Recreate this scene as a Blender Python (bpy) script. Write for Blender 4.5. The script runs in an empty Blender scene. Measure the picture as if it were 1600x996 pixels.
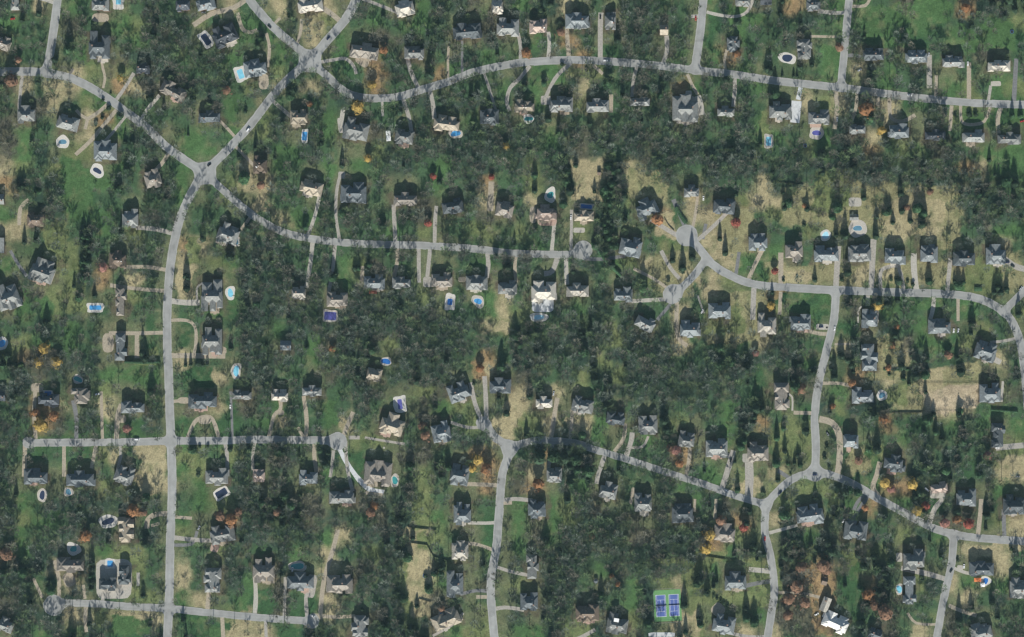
import bpy, bmesh, math, random
import numpy as np
from mathutils import Matrix, Vector

# ------------------------------------------------------------------ camera, sky, sun, exposure
SC = bpy.context.scene
COL = SC.collection
S = 0.7                                   # metres per photograph pixel (tennis courts and roads give the scale)
def PX(x): return (x - 800.0) * S
def PY(y): return (498.0 - y) * S
def P(x, y, z=0.0): return Vector((PX(x), PY(y), z))

CAM_H = 3000.0
cam = bpy.data.cameras.new('camera'); cam_o = bpy.data.objects.new('camera', cam); COL.objects.link(cam_o)
cam_o.location = (0, 0, CAM_H); cam.sensor_width = 36.0; cam.lens = 36.0 * CAM_H / (1600 * S)
cam.clip_start = 10.0; cam.clip_end = 20000.0
SC.camera = cam_o

SUN_EL, SUN_AZ = math.radians(29), math.radians(180)
w = bpy.data.worlds.new('World'); SC.world = w; w.use_nodes = True
nt = w.node_tree
sky = nt.nodes.new('ShaderNodeTexSky'); sky.sky_type = 'NISHITA'; sky.sun_disc = False
sky.sun_elevation = SUN_EL; sky.sun_rotation = SUN_AZ
sky.air_density = 1.0; sky.dust_density = 1.0; sky.ozone_density = 1.5
nt.links.new(sky.outputs[0], nt.nodes['Background'].inputs['Color'])
nt.nodes['Background'].inputs['Strength'].default_value = 0.068
sl = bpy.data.lights.new('sun', 'SUN'); sl.energy = 4.9; sl.angle = math.radians(0.5); sl.color = (1.0, 0.98, 0.915)
so = bpy.data.objects.new('sun', sl); COL.objects.link(so)
so.rotation_euler = (math.radians(90) - SUN_EL, 0, 0)
SC.view_settings.view_transform = 'Standard'; SC.view_settings.look = 'None'
SC.view_settings.exposure = 0.66; SC.view_settings.gamma = 1.0
SC.cycles.max_bounces = 4; SC.cycles.diffuse_bounces = 2; SC.cycles.glossy_bounces = 2
SC.cycles.transmission_bounces = 2; SC.cycles.transparent_max_bounces = 4
SC.cycles.filter_width = 1.35

R = random.Random(7)
rng = np.random.default_rng(7)

# ------------------------------------------------------------------ materials
def mat(name, col, rough=0.85, var=0.0, scale=1.0, col2=None, spec=0.2, objvar=0.0, metal=0.0):
    """a procedural Principled material: two-tone noise plus an optional shift from one object to the next"""
    m = bpy.data.materials.new(name); m.use_nodes = True
    t = m.node_tree; n = t.nodes; b = n['Principled BSDF']
    b.inputs['Roughness'].default_value = rough; b.inputs['Specular IOR Level'].default_value = spec
    b.inputs['Metallic'].default_value = metal
    c2 = col2 or tuple(max(0.0, c * (1 - var)) for c in col)
    tc = n.new('ShaderNodeTexCoord'); nz = n.new('ShaderNodeTexNoise'); nz.inputs['Scale'].default_value = scale
    nz.inputs['Detail'].default_value = 4.0; nz.inputs['Roughness'].default_value = 0.65
    t.links.new(tc.outputs['Object'], nz.inputs['Vector'])
    r = n.new('ShaderNodeValToRGB'); r.color_ramp.elements[0].position = 0.35; r.color_ramp.elements[1].position = 0.65
    r.color_ramp.elements[0].color = (*c2, 1); r.color_ramp.elements[1].color = (*col, 1)
    t.links.new(nz.outputs['Fac'], r.inputs['Fac'])
    out = r.outputs['Color']
    if objvar:
        oi = n.new('ShaderNodeObjectInfo'); mr = n.new('ShaderNodeMapRange')
        mr.inputs['To Min'].default_value = 1 - objvar; mr.inputs['To Max'].default_value = 1 + objvar
        t.links.new(oi.outputs['Random'], mr.inputs['Value'])
        hs = n.new('ShaderNodeHueSaturation'); t.links.new(out, hs.inputs['Color'])
        t.links.new(mr.outputs[0], hs.inputs['Value']); out = hs.outputs['Color']
    t.links.new(out, b.inputs['Base Color'])
    return m

ROOF = {}
def roof_mat(key, c):
    """shingle courses: fine bands down the slope, streaky weathering and blotches"""
    m = mat('roof_shingle_' + key, c, 0.85, 0.34, 0.42, spec=0.2, objvar=0.22)
    t = m.node_tree; n = t.nodes; b = n['Principled BSDF']
    tc = n.new('ShaderNodeTexCoord'); mp = n.new('ShaderNodeMapping'); mp.inputs['Scale'].default_value = (0.6, 0.6, 4.5)
    nz = n.new('ShaderNodeTexNoise'); nz.inputs['Scale'].default_value = 1.3; nz.inputs['Detail'].default_value = 3
    t.links.new(tc.outputs['Object'], mp.inputs['Vector']); t.links.new(mp.outputs[0], nz.inputs['Vector'])
    bp = n.new('ShaderNodeBump'); bp.inputs['Strength'].default_value = 0.35; bp.inputs['Distance'].default_value = 0.06
    t.links.new(nz.outputs['Fac'], bp.inputs['Height']); t.links.new(bp.outputs[0], b.inputs['Normal'])
    ROOF[key] = m
for k, c in dict(slate=(.108, .122, .13), blue=(.185, .203, .208), grey=(.215, .22, .21), tan=(.33, .285, .22), brown=(.15, .115, .088),
                 pale=(.42, .39, .335), pink=(.37, .29, .245), dark=(.07, .078, .09), taupe=(.235, .21, .18), white=(.62, .6, .56)).items():
    roof_mat(k, c)
ROOFWORD = dict(slate='dark slate', blue='blue-grey', grey='grey', tan='tan', brown='brown', pale='pale', pink='pinkish', dark='near-black', taupe='taupe', white='white')

M = dict(
    brick=mat('wall_brick', (.30, .19, .145), 0.9, .35, 3.0, objvar=.25),
    stone=mat('wall_stucco', (.46, .42, .36), 0.9, .25, 2.0, objvar=.2),
    chimney=mat('chimney_brick', (.28, .19, .15), .9, .3, 3.0),
    concrete=mat('concrete_pale', (.40, .375, .325), .9, .25, .6),
    kerb=mat('kerb_concrete', (.36, .35, .325), .9, .25, .8),
    gravel=mat('drive_tan', (.36, .31, .235), .95, .3, .5),
    aggregate=mat('drive_aggregate', (.345, .32, .28), .95, .28, .5),
    asphaltdrive=mat('drive_asphalt', (.175, .175, .175), .95, .3, .4),
    white=mat('painted_white', (.78, .77, .74), .6, .12, 2.0),
    deck=mat('pool_deck_stone', (.44, .405, .35), .9, .22, .9),
    deckw=mat('pool_deck_white', (.55, .525, .475), .9, .25, .9),
    coping=mat('pool_coping', (.58, .555, .51), .8, .12, 2.0),
    bark=mat('bark_grey', (.17, .15, .125), .95, .4, 2.0),
    twig=mat('twig_grey', (.128, .152, .122), .95, .3, .5, objvar=.42),
    twigb=mat('twig_brown', (.138, .134, .104), .95, .3, .5, objvar=.4),
    twigg=mat('twig_budding_green', (.098, .142, .066), .95, .3, .5, objvar=.42),
    needle=mat('needles_dark', (.036, .066, .036), .9, .4, .8, objvar=.3),
    needle2=mat('needles_mid', (.052, .112, .050), .9, .4, .8, objvar=.3),
    shrub=mat('shrub_leaves', (.035, .06, .03), .9, .4, 1.5, objvar=.3),
    orange=mat('leaves_orange', (.26, .13, .06), .9, .4, .9, objvar=.2),
    yellow=mat('leaves_yellow', (.38, .265, .075), .9, .35, .9, objvar=.15),
    red=mat('leaves_red', (.29, .085, .06), .9, .4, .9, objvar=.2),
    rust=mat('leaves_rust', (.215, .125, .08), .9, .4, .9, objvar=.2),
    rose=mat('leaves_pink', (.30, .15, .12), .9, .35, .9, objvar=.15),
    tennisg=mat('court_green', (.13, .28, .11), .9, .15, .25),
    tennisb=mat('court_blue', (.085, .125, .33), .85, .15, .3),
    line=mat('court_line', (.75, .75, .75), .8, .05, 1.0),
    metal=mat('galvanised_metal', (.28, .29, .29), .5, .2, 2.0, metal=.6),
    wood=mat('fence_wood', (.13, .10, .075), .9, .35, 2.0),
    sand=mat('sand', (.42, .35, .235), .95, .2, .35),
    rubber=mat('tyre_rubber', (.02, .02, .02), .9, .2, 3.0),
    glass=mat('car_glass', (.015, .018, .022), .12, .1, 1.0, spec=.5),
    orangec=mat('orange_canopy', (.62, .18, .06), .8, .15, 2.0),
    tram=mat('trampoline_black', (.02, .02, .025), .8, .2, 2.0),
    door=mat('door_paint', (.12, .06, .045), .6, .2, 2.0),
)
WATER = {}
for k, c in dict(aqua=(.20, .52, .66), blue=(.07, .29, .58), deep=(.03, .14, .42), teal=(.05, .27, .27), navy=(.018, .03, .07), violet=(.085, .085, .30),
                 sky=(.38, .66, .76), steel=(.10, .22, .30)).items():
    WATER[k] = mat('pool_water_' + k, c, .12 if k not in ('navy', 'violet') else .6, .2, .25, spec=.3)
WATERWORD = dict(aqua='light blue', blue='bright blue', deep='deep blue', teal='teal', navy='navy-covered', violet='violet-covered', sky='pale sky-blue', steel='steel-blue')
CARM = {}
for k, c in dict(white=(.75, .75, .74), black=(.02, .02, .022), silver=(.42, .43, .44), red=(.42, .03, .03), navy=(.02, .025, .08), grey=(.14, .145, .15), blue=(.05, .12, .3)).items():
    CARM[k] = mat('car_paint_' + k, c, .3, .06, 1.0, spec=.5)

# ------------------------------------------------------------------ mesh helpers
class MB:
    def __init__(s): s.v = []; s.f = []; s.m = []
    def add(s, vs, fs, mi=0):
        o = len(s.v); s.v += [tuple(v) for v in vs]; s.f += [tuple(i + o for i in f) for f in fs]; s.m += [mi] * len(fs)
    def box(s, x0, x1, y0, y1, z0, z1, mi=0):
        s.add([(x0, y0, z0), (x1, y0, z0), (x1, y1, z0), (x0, y1, z0), (x0, y0, z1), (x1, y0, z1), (x1, y1, z1), (x0, y1, z1)],
              [(3, 2, 1, 0), (4, 5, 6, 7), (0, 1, 5, 4), (1, 2, 6, 5), (2, 3, 7, 6), (3, 0, 4, 7)], mi)
    def tube(s, a, b, ra, rb, n=5, mi=0):
        a = Vector(a); b = Vector(b); d = (b - a).normalized()
        u = d.orthogonal().normalized(); q = d.cross(u)
        vs = []
        for r, c in ((ra, a), (rb, b)):
            for k in range(n):
                t = 2 * math.pi * k / n
                vs.append(c + (u * math.cos(t) + q * math.sin(t)) * r)
        s.add(vs, [(k, (k + 1) % n, n + (k + 1) % n, n + k) for k in range(n)] + [tuple(range(n - 1, -1, -1)), tuple(range(n, 2 * n))], mi)
    def mesh(s, name, mats):
        me = bpy.data.meshes.new(name); me.from_pydata(s.v, [], s.f)
        for m in (mats if isinstance(mats, (list, tuple)) else [mats]): me.materials.append(m)
        if any(s.m): me.polygons.foreach_set('material_index', s.m)
        me.update(); return me
def link(name, data, parent=None, loc=None, rz=0.0, kind=None):
    o = bpy.data.objects.new(name, data); COL.objects.link(o)
    if parent: o.parent = parent
    if loc is not None: o.location = loc
    if rz: o.rotation_euler = (0, 0, rz)
    if kind: o['kind'] = kind
    return o
def tag(o, label, cat, group=None):
    o['label'] = label; o['category'] = cat
    if group: o['group'] = group
    return o
def np_mesh(name, verts, faces, mats):
    me = bpy.data.meshes.new(name); nf = len(faces); k = faces.shape[1]
    me.vertices.add(len(verts)); me.vertices.foreach_set('co', np.asarray(verts, np.float32).ravel())
    me.loops.add(nf * k); me.loops.foreach_set('vertex_index', faces.astype(np.int32).ravel())
    me.polygons.add(nf); me.polygons.foreach_set('loop_start', np.arange(0, nf * k, k, dtype=np.int32))
    me.materials.append(mats); me.update(calc_edges=True); me.validate(); return me

# ------------------------------------------------------------------ survey of the photograph: land cover, with some cast shadow under D, in cells of 25 px, 4 x 4 tiles of 16 x 10 cells
TILES = """
DwtcgwccwWwwcctw ctcctcWwccgWWBcW gDDtcwcWWwwcgWcW eocwgcwwBygwoDDe
gwwcBwcgyWWwywcg gcWtycwgwggDccBc DccDDccWWWwcGDww wwDwgWggwgGwDwgy
wwwcwBcwgWWWcccg DgctcgcBBWDWccWc wgwowcwWWcWcGcww wDcwcDggWGwgWwGG
cwwcwgcrWWWgWWgW cgwccgcowccwWWgw ywBwoGwWwBgcgoww wccwGBcwccwcwBcw
wccctyryWDWwwWwc cywwyGwoWwwogWwc cGgcBywWWWwcwwgc eewgGtDgwDccwcgw
BtwttgcotBcWWWwy WtDtwDwowwccwwwg DgcDtDwWWWogwwwg cccccyDgwDcgywgy
wcBtwygcwwcWcWgw cwcwwDywwwWDWWWw cgccycwWwWccwcww ectytDBtGgWgyyGg
Bcwcctogcwwwccgc yWcWgccwwcwccgcW cDcWwcwWWWccwwWg ccctWWDtccWyggGg
BgwcctygDWcggwgc yWcWgccBcwWcWWWW WWgWBDWWWWWWwwWg gwcgDBtyccDwccDc
BgDcyycDwWcggcww DggWwccyWWWWWWWW WWwWBWwWWWWWDDDw wwygDDowygBWwggg
tywygccgwcwgccwt cgwcgcgwWDwgWWWw WyWDttDtWWWwWWWD WWWWWWWWWWWWotgg
oDwWgggWwcWgcwyt tWwcgccwccwgwWow wyWWtyDtyWccWwwt WDwWWWWWWWWWDDeg
cwDWGGwwcwWgcwyc twwcWccwccBccWtc wtcccDDyccwtccyt tBytwcwwettWDDDD
gtcWgggwcWWcwwcD wtggwWWwwWBcwwBc wccccDDwcoGttcow yygBBcwetegtWWWW
ttwwwDgWyWwcwwcD wwyyWwwwgwycwyyw ywWcyDwcwgcctgyc wwyceccttBygwWgg
ceewyDwcWwcotDeW DwwWwwDwwBccWwcw wgwccWccwyycttyg gcwccccccccwcctw
gcccyeBcWWctcygW DWwgWgyBwwccwwgw WwcwWwgyttecctgG ycwcccccccccctyc
cDccyDowtWcDcccW DWDWDgcccwcccccc wccccwcWytcwtycg otwtetwytttegget
cgByyeccywcwccgW WWcWccWcWWycwcgt wccccWccwccwtcyc oGggceeegWgwgycc
cgwyWcwcwwcwwgGW WWWWcWWWWWWcwwgt ycWwgWwWwwtwccyc ycGGcBcgwwcwgwwy
wwDWgwcccGcGwcwW WgDWWWWWWWWWWWty DgwWeWyWcwccywyc wcccGGcDwgcceywc
yygwgwcccGcGccwW wcWgBWWWyWWWWwWw WWWWWWyWWWtwwWgt WWwGtDcDBggGycwc
eoBBWWccewctewcW WWwgwWWccWWWWwow DDWwDyDWWWwwDDDW WDgceDcwtDwwDctw
wWBWcWggggcwGtcW WwwcBWDcWWWWcctc BWwWyDyWWWWWWWWG cDDceoDteDoywBcw
DWcwcWyccgcwccwc WcDcwwWWccyBcccc tDtcywWWWWWWWWwG ccBcgcccyDtttccB
wWotcWtccWccctGB wgwwGwWwccBgyycw tccccDcwcWwWwgDe wcGDyDDDyytttwgw
WwoBwWgcGWcGcGGw gtWwGtwccwBcwyct yytwtgccceycwgDo wyecGcwowGegWgcg
WwgwgwwwggcgcgwD DWwWccyycwBcWwwc cDDDDgcwgwwccgec yyycDccwgWewDwcy
wwGwwGytwtcyywyW WBWcDGGccBBwcooc wDoeDcgwwWocccec weycwGgccWwDwDyy
WcccycwcBtcgycwW cWcwgcGccwyDcwoc BtcDDcDwwwcwgcyc tccccGwccDDDGWtt
wccccDyccytcgcWW cWccwWcccWywccoc BocDgccwcWgwgcyc ycyyDcgooeccccgc
WgwDWWWWBWcwgyyW DeBBccBBWWgwccwc gcgyWBcwcWcgDBec cwcwDgocgDGDcDGc
WyggWWcccGcgccoW WeWBWWwBDDygccGc gcgyWWWBcWcDccoc tDccDcwwccBBBeyt
wgwWWBDcWDcyccDD WWWwgtDWDDyywcGc gBgWWWWBBWWWocyc cDgDccDwyDgcccct
BgWDccgyywcwwyWw gWgWtwwyDDtwccgc gDDWWWWWWWWWogDe cDDDWDyyccwctctw
DDDtcDccywctwcWw cDcctcBWWyteccwc WcWWWgDWWWWegcyc cBBoBgDDcccccctw
WWGDtDccywctwcWg cBccccWwWytgccBc ycWWwcWgWytDecGw cBBowGoDcyDtgcgc
BWccDcwwyycgtcwG GBwGtWwWWytBDcwc WcWWcDwgDccyyyyy BBocwGBDcwwctwDw
WWWWttytttcGGcyt GBGGtWcBDyDoccyc WcWWccDyDccycceg BBtccGwBwwyBDcww
cWgWgDWGGDcwGgtt tGGDWccWDDecgyyc ggWyyDccDcDycctc twBccDcBwtcBwcwW
"""
GRID = [''.join(r.split()) for r in TILES.strip().splitlines()]
assert len(GRID) == 40, len(GRID)
for i, r in enumerate(GRID): assert len(r) == 64, (i, len(r))

# ground colour per cover class (linear); D: dark wood floor, also painted cast shadow
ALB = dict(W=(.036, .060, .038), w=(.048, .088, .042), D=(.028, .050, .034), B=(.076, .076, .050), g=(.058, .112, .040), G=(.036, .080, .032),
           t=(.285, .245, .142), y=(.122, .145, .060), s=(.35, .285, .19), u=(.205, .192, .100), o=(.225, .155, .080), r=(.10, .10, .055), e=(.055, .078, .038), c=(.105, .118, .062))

# explicit patches of ground: x y w h class
PATCH = """
1325 322 210 66 u|1470 340 60 100 u|1400 428 400 36 u|1150 360 60 70 u|1150 500 90 80 u|1050 425 60 70 u|1010 290 60 50 u|1560 425 80 60 u|1380 560 60 60 u|1480 590 100 40 u|1420 625 60 40 u|1340 720 30 40 u
918 281 50 62 t|655 892 34 136 t|668 842 22 20 y|660 800 30 60 y|238 735 44 78 t|517 650 22 46 g|313 590 42 36 G|1487 621 88 42 s
1240 690 56 60 y|1580 730 40 30 t|1580 852 60 18 t|1545 865 50 18 t|1165 765 40 24 t|1230 790 24 40 y|1075 435 40 26 t|1040 350 34 36 t|1120 385 30 40 t|1130 500 60 50 y
1430 340 90 60 t|1390 430 40 20 t|1540 425 60 60 y|1345 430 20 30 t|1250 430 50 20 t|1300 300 60 60 y|785 675 30 40 t|800 640 24 60 t|905 670 40 30 t|405 318 22 26 t
412 888 0 0 g|410 942 30 36 G|378 945 20 30 g|205 975 60 26 g|330 980 60 14 G|300 968 50 8 g|1190 910 60 80 y|1090 900 40 50 y|1075 975 40 40 t|1110 870 50 20 y
1284 945 34 90 o|1268 900 20 40 o|1250 960 40 60 B|1325 925 24 40 G|1460 590 40 40 t|1400 618 40 30 y|1385 715 30 40 y|1330 870 24 26 y|1255 865 24 20 y|1255 495 44 36 g|1240 470 70 14 G
1430 20 120 30 g|1400 60 60 30 g|1540 60 90 40 g|1300 100 30 60 g|1570 260 60 30 g|230 560 30 30 y|130 300 26 70 g|115 290 30 90 g|85 390 30 90 y|120 460 30 50 y|70 480 20 40 g
290 440 26 60 t|300 395 26 40 y|1420 455 30 16 g|1445 480 40 20 g|860 105 30 16 g|835 108 16 14 g|1195 200 20 60 y|1340 25 60 40 g|60 200 30 20 w|320 235 40 16 g|955 75 24 22 G
1150 40 26 60 g|1170 30 40 24 g|540 110 20 22 G|870 118 20 14 g|905 112 40 18 y|750 580 22 30 o|785 512 16 16 t|1310 780 30 20 y|1060 880 70 14 y
"""
PATCHES = [(float(a), float(b), float(c), float(d), e) for a, b, c, d, e in (s.split() for l in PATCH.strip().splitlines() for s in l.split('|'))]

# ------------------------------------------------------------------ roads: (name used in labels, width px, points)
ROADS = [
    ('northwest diagonal', 12, [(-40, 113), (40, 112), (75, 115), (112, 123), (150, 142), (190, 170), (232, 202), (258, 228), (300, 258), (320, 268)]),
    ('top-left lane', 12, [(92, -30), (90, 0), (84, 45), (79, 80), (72, 112)]),
    ('fork lane', 12, [(320, 268), (345, 245), (390, 197), (430, 145), (460, 115), (485, 95)]),
    ('fork lane', 12, [(485, 95), (465, 75), (440, 55), (415, 30), (390, 0), (375, -30)]),
    ('fork lane', 13, [(485, 95), (510, 65), (540, 30), (556, 0), (566, -30)]),
    ('top street', 11, [(485, 98), (510, 118), (530, 137), (550, 149), (580, 154), (620, 152), (660, 140), (700, 128), (740, 113), (790, 102), (830, 97), (900, 94), (960, 97),
                        (1020, 102), (1085, 110), (1150, 117), (1200, 125), (1260, 132), (1320, 138), (1400, 149), (1480, 158), (1540, 162), (1640, 165)]),
    ('upper-middle lane', 12, [(1100, -30), (1099, 0), (1094, 50), (1086, 108)]),
    ('upper-east lane', 11, [(1328, -30), (1327, 0), (1321, 60), (1314, 136)]),
    ('west avenue', 12.5, [(320, 268), (300, 300), (282, 340), (270, 390), (263, 450), (261, 520), (264, 600), (267, 690), (269, 760), (266, 850), (264, 950), (259, 1030)]),
    ('middle street', 10.5, [(330, 280), (365, 312), (400, 340), (440, 362), (490, 374), (560, 381), (660, 384), (740, 389), (800, 396), (880, 398), (911, 395)]),
    ('crossing street', 11, [(44, 692), (100, 692), (200, 691), (267, 689), (340, 689), (400, 687), (528, 689)]),
    ('bottom street', 10.5, [(82, 943), (140, 943), (200, 948), (262, 951), (320, 957), (400, 965), (488, 971)]),
    ('south bend', 12, [(757, 662), (775, 685), (796, 702), (785, 740), (780, 800), (775, 860), (767, 905), (769, 960), (776, 1030)]),
    ('slanting street', 10, [(796, 702), (820, 692), (850, 688), (900, 693), (930, 703), (980, 718), (1040, 738), (1100, 757), (1150, 775), (1197, 789)]),
    ('southeast street', 11, [(1197, 789), (1215, 768), (1240, 748), (1273, 739), (1300, 743), (1330, 755), (1370, 778), (1410, 800), (1450, 822), (1490, 835), (1540, 842), (1640, 848)]),
    ('tennis lane', 11, [(1197, 789), (1195, 830), (1204, 870), (1210, 920), (1205, 960), (1194, 1030)]),
    ('corner lane', 11, [(1490, 836), (1487, 880), (1478, 920), (1470, 960), (1458, 1030)]),
    ('link road', 11.5, [(1306, 455), (1303, 500), (1291, 550), (1279, 600), (1273, 650), (1275, 700), (1273, 739)]),
    ('east crescent', 11.5, [(1072, 367), (1090, 385), (1112, 412), (1140, 430), (1180, 445), (1240, 450), (1310, 454), (1400, 457), (1480, 460), (1530, 467), (1568, 487), (1585, 510),
                             (1595, 540), (1602, 590), (1606, 640)]),
    ('east crescent', 10.5, [(1098, 412), (1085, 430), (1065, 450), (1052, 460)]),
    ('east crescent', 10.5, [(1568, 487), (1600, 455), (1630, 425)]),
]
BULBS = [(911, 391, 14), (528, 690, 14), (84, 946, 16), (488, 971, 11), (755, 662, 11), (1073, 368, 16.5), (1051, 460, 15), (485, 96, 16), (321, 271, 15.5), (1273, 741, 11), (796, 701, 11), (44, 692, 8)]

# driveways: material letter, width px, points (t tan, c pale concrete, a asphalt, x aggregate)
DRIVES = """
t 4 161,138 164,122 161,108 158,93|t 6 172,160 152,177 137,186|t 5 137,186 126,180 119,172|t 5 137,186 133,202|t 6 182,172 162,196 142,220 118,242|t 6 371,20 378,44 390,51 402,47|t 8 302,40 330,22 366,12 388,-4
t 5 104,122 115,108|t 4 428,38 438,28|t 5 416,52 421,75 418,105|t 5 464,70 470,48 471,30|t 8 503,12 518,22 530,32|x 5.5 498,98 520,94 540,92 552,103 557,116|t 4 700,124 700,95 701,72|a 4 722,116 722,64
x 6 828,103 811,124 797,138 792,158 796,174|c 4 597,158 598,182|c 7 536,172 532,198|x 6 892,99 872,117 860,136 853,152|x 8 938,92 938,45 939,20|t 6 955,148 955,176|t 5 926,101 942,116|c 5 1080,26 1096,25
c 5 1104,19 1125,24 1150,26 1168,18 1178,-4|t 5 1074,116 1082,134 1090,148|c 10 1090,150 1094,164 1097,180|t 4 1314,58 1266,57|t 5 1330,10 1352,9 1360,-4|w 7 1251,137 1247,156|w 15 1245,158 1242,192|t 7 1305,142 1308,165 1304,202
t 5 1372,150 1372,166|t 6 1390,153 1390,172 1394,186 1410,190 1430,180|x 8 1452,86 1452,138|t 5 1463,118 1462,156|t 7 1514,98 1514,160|x 5 1544,160 1548,134|a 7 1584,160 1588,92|t 6 1487,165 1484,205
t 5 1501,165 1502,188 1514,195 1538,190 1548,165|t 4 282,324 290,320|t 6 30,352 32,326 45,312|a 5 16,392 29,414 42,432|t 6 258,455 210,451 172,446|c 9 264,470 288,473 312,473|x 3 308,470 308,450 318,442
t 5 262,501 292,501 305,512 306,538 302,556|t 8 266,556 300,556 352,557|t 6 258,520 215,521 170,521|t 7 214,521 214,560|t 6 56,686 53,652 55,612|t 5 160,686 158,612|t 8 182,686 184,650 190,632|t 5 268,628 292,625
t 6 293,684 304,660 318,652 332,655 342,684|a 4 363,685 362,645 360,612|t 7 39,696 38,745|t 6 100,696 100,745|t 6 150,696 143,732|x 5 531,378 525,338 526,300 531,276|x 6 679,380 680,342 682,322|x 6 654,388 655,442
x 6 672,390 667,440|t 6 565,440 567,416|t 9 766,330 768,284|x 5 892,396 893,350 893,328|x 8 872,400 863,424 850,428|a 7 1070,354 1061,332 1052,312|a 5 1098,374 1103,350|x 6 1033,392 1047,418 1062,436|t 5 990,420 1020,435 1042,450
a 5 1150,428 1155,394|t 7 1058,470 1057,500 1060,528 1074,541|x 8 1178,450 1176,500|x 3 1100,490 1090,462|t 8 1220,446 1220,395|x 9 1306,450 1310,385|x 9 1361,452 1365,374|x 6 1376,454 1376,426 1386,418 1404,418 1412,452
c 9 1432,454 1428,420 1428,396|x 7 1480,456 1485,404|x 9 1622,424 1590,418 1570,405|x 7 1356,462 1356,478|t 5 1497,466 1497,502|c 2.5 1341,505 1341,487 1346,479|c 2.5 1371,505 1372,487 1366,479|t 6 1220,456 1218,492
c 5 1302,512 1284,512|t 3.5 1304,538 1336,538|t 6 1272,646 1240,645|c 3 1238,642 1238,622 1232,616|t 10 1280,655 1300,661 1311,680 1312,716 1308,744|t 8 1374,778 1364,762 1370,742 1375,722|a 6 1238,750 1216,736
x 9 1600,696 1556,700|c 4 1565,628 1567,596|x 7 932,756 936,738 945,712|t 7 861,684 867,645 871,622|t 6 960,706 974,686 977,662|x 8 978,714 986,690 988,676|x 4 985,700 1004,698 1013,682|t 6 1072,744 1077,716 1078,700
x 9 1128,764 1138,732 1146,704|x 13 1170,778 1171,748 1170,718|t 6 420,684 428,650 438,640 438,624|t 5 476,686 465,668|t 7 536,682 545,660 552,644|x 5 521,704 519,725 516,746|w 7 531,703 541,722 557,745|w 8 557,745 576,764 600,770
x 6 545,684 562,684|x 4 570,684 606,690 632,694|x 7 753,658 742,630 735,598|x 7 760,656 759,620 757,588|x 5 704,660 730,668 748,668|c 8 1204,893 1170,890|x 6 930,984 908,996 880,1006|a 6 1352,772 1340,785 1334,798
c 8 1452,818 1460,796 1472,780 1474,764|t 7 1528,836 1532,800 1533,780|c 5 1202,833 1246,821|x 8 1480,906 1450,897 1408,888|t 6 1482,946 1500,954 1526,962|t 4 1418,958 1432,974 1464,976|t 8 262,803 244,804 231,812 230,826
t 5 272,808 300,810|a 5 308,830 300,850 270,852|t 6 136,938 133,962 135,988|t 6 92,936 92,905 85,876|t 5 66,934 52,904|t 5 133,936 130,914|t 7 324,952 327,920|t 6 347,962 349,1000|x 5 444,964 445,935 446,902
x 6 480,964 478,936 482,910|t 7 500,968 503,930 508,900 520,860 528,828|x 5 415,970 416,1000|t 6 768,933 744,933|x 4 676,994 708,976 724,958|t 5 784,787 800,786|t 5 1117,812 1119,780|t 4 1085,800 1086,780
t 5 985,788 990,762|c 4 1450,60 1450,62|t 6 1400,620 1400,622|t 5 250,818 236,822|c 5 216,916 216,895|t 5 570,770 600,774
"""
DRV = []
for s in (q for l in DRIVES.strip().splitlines() for q in l.split('|')):
    a = s.split(); pts = [tuple(float(c) for c in p.split(',')) for p in a[2:]]
    if sum(math.dist(p, q) for p, q in zip(pts, pts[1:])) > 6: DRV.append((a[0], float(a[1]), pts))
AUTO_DRIVES = True
# paved courts and terraces: x y w h rot material
PADS = """
157 28 26 14 0 t|566 96 22 14 -35 t|533 196 10 24 8 c|412 128 16 24 0 t|853 157 16 14 0 x|1556 131 16 8 0 c|335 548 38 14 0 t|169 536 18 30 0 t|58 606 20 14 0 t|191 655 12 12 0 t|287 626 18 10 0 t|320 656 20 14 0 t
534 274 11 11 0 x|668 441 14 16 0 x|722 437 12 8 0 t|833 336 11 26 0 t|1285 511 20 9 0 c|108 906 18 22 20 t|178 905 56 62 0 c|486 916 16 36 -10 x|336 853 13 20 -12 pk|1405 871 10 14 0 c|1500 888 9 9 0 c|1034 992 42 7 0 w
1462 772 18 14 0 c|1318 448 4 3 0 t|1336 316 20 14 0 c|1556 563 18 9 -25 c|1292 512 3 3 0 c|438 645 12 8 0 t|1071 172 34 44 0 c|1076 148 10 12 0 c|330 472 20 10 0 c|1168 716 16 14 0 x|855 340 30 26 0 pk|848 476 34 24 0 w|1122 953 20 20 45 t
905 360 18 8 0 c|600 700 3 3 0 c
"""
PADL = []
for s in (q for l in PADS.strip().splitlines() for q in l.split('|')):
    a = s.split(); PADL.append((*map(float, a[:5]), a[5]))

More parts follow.
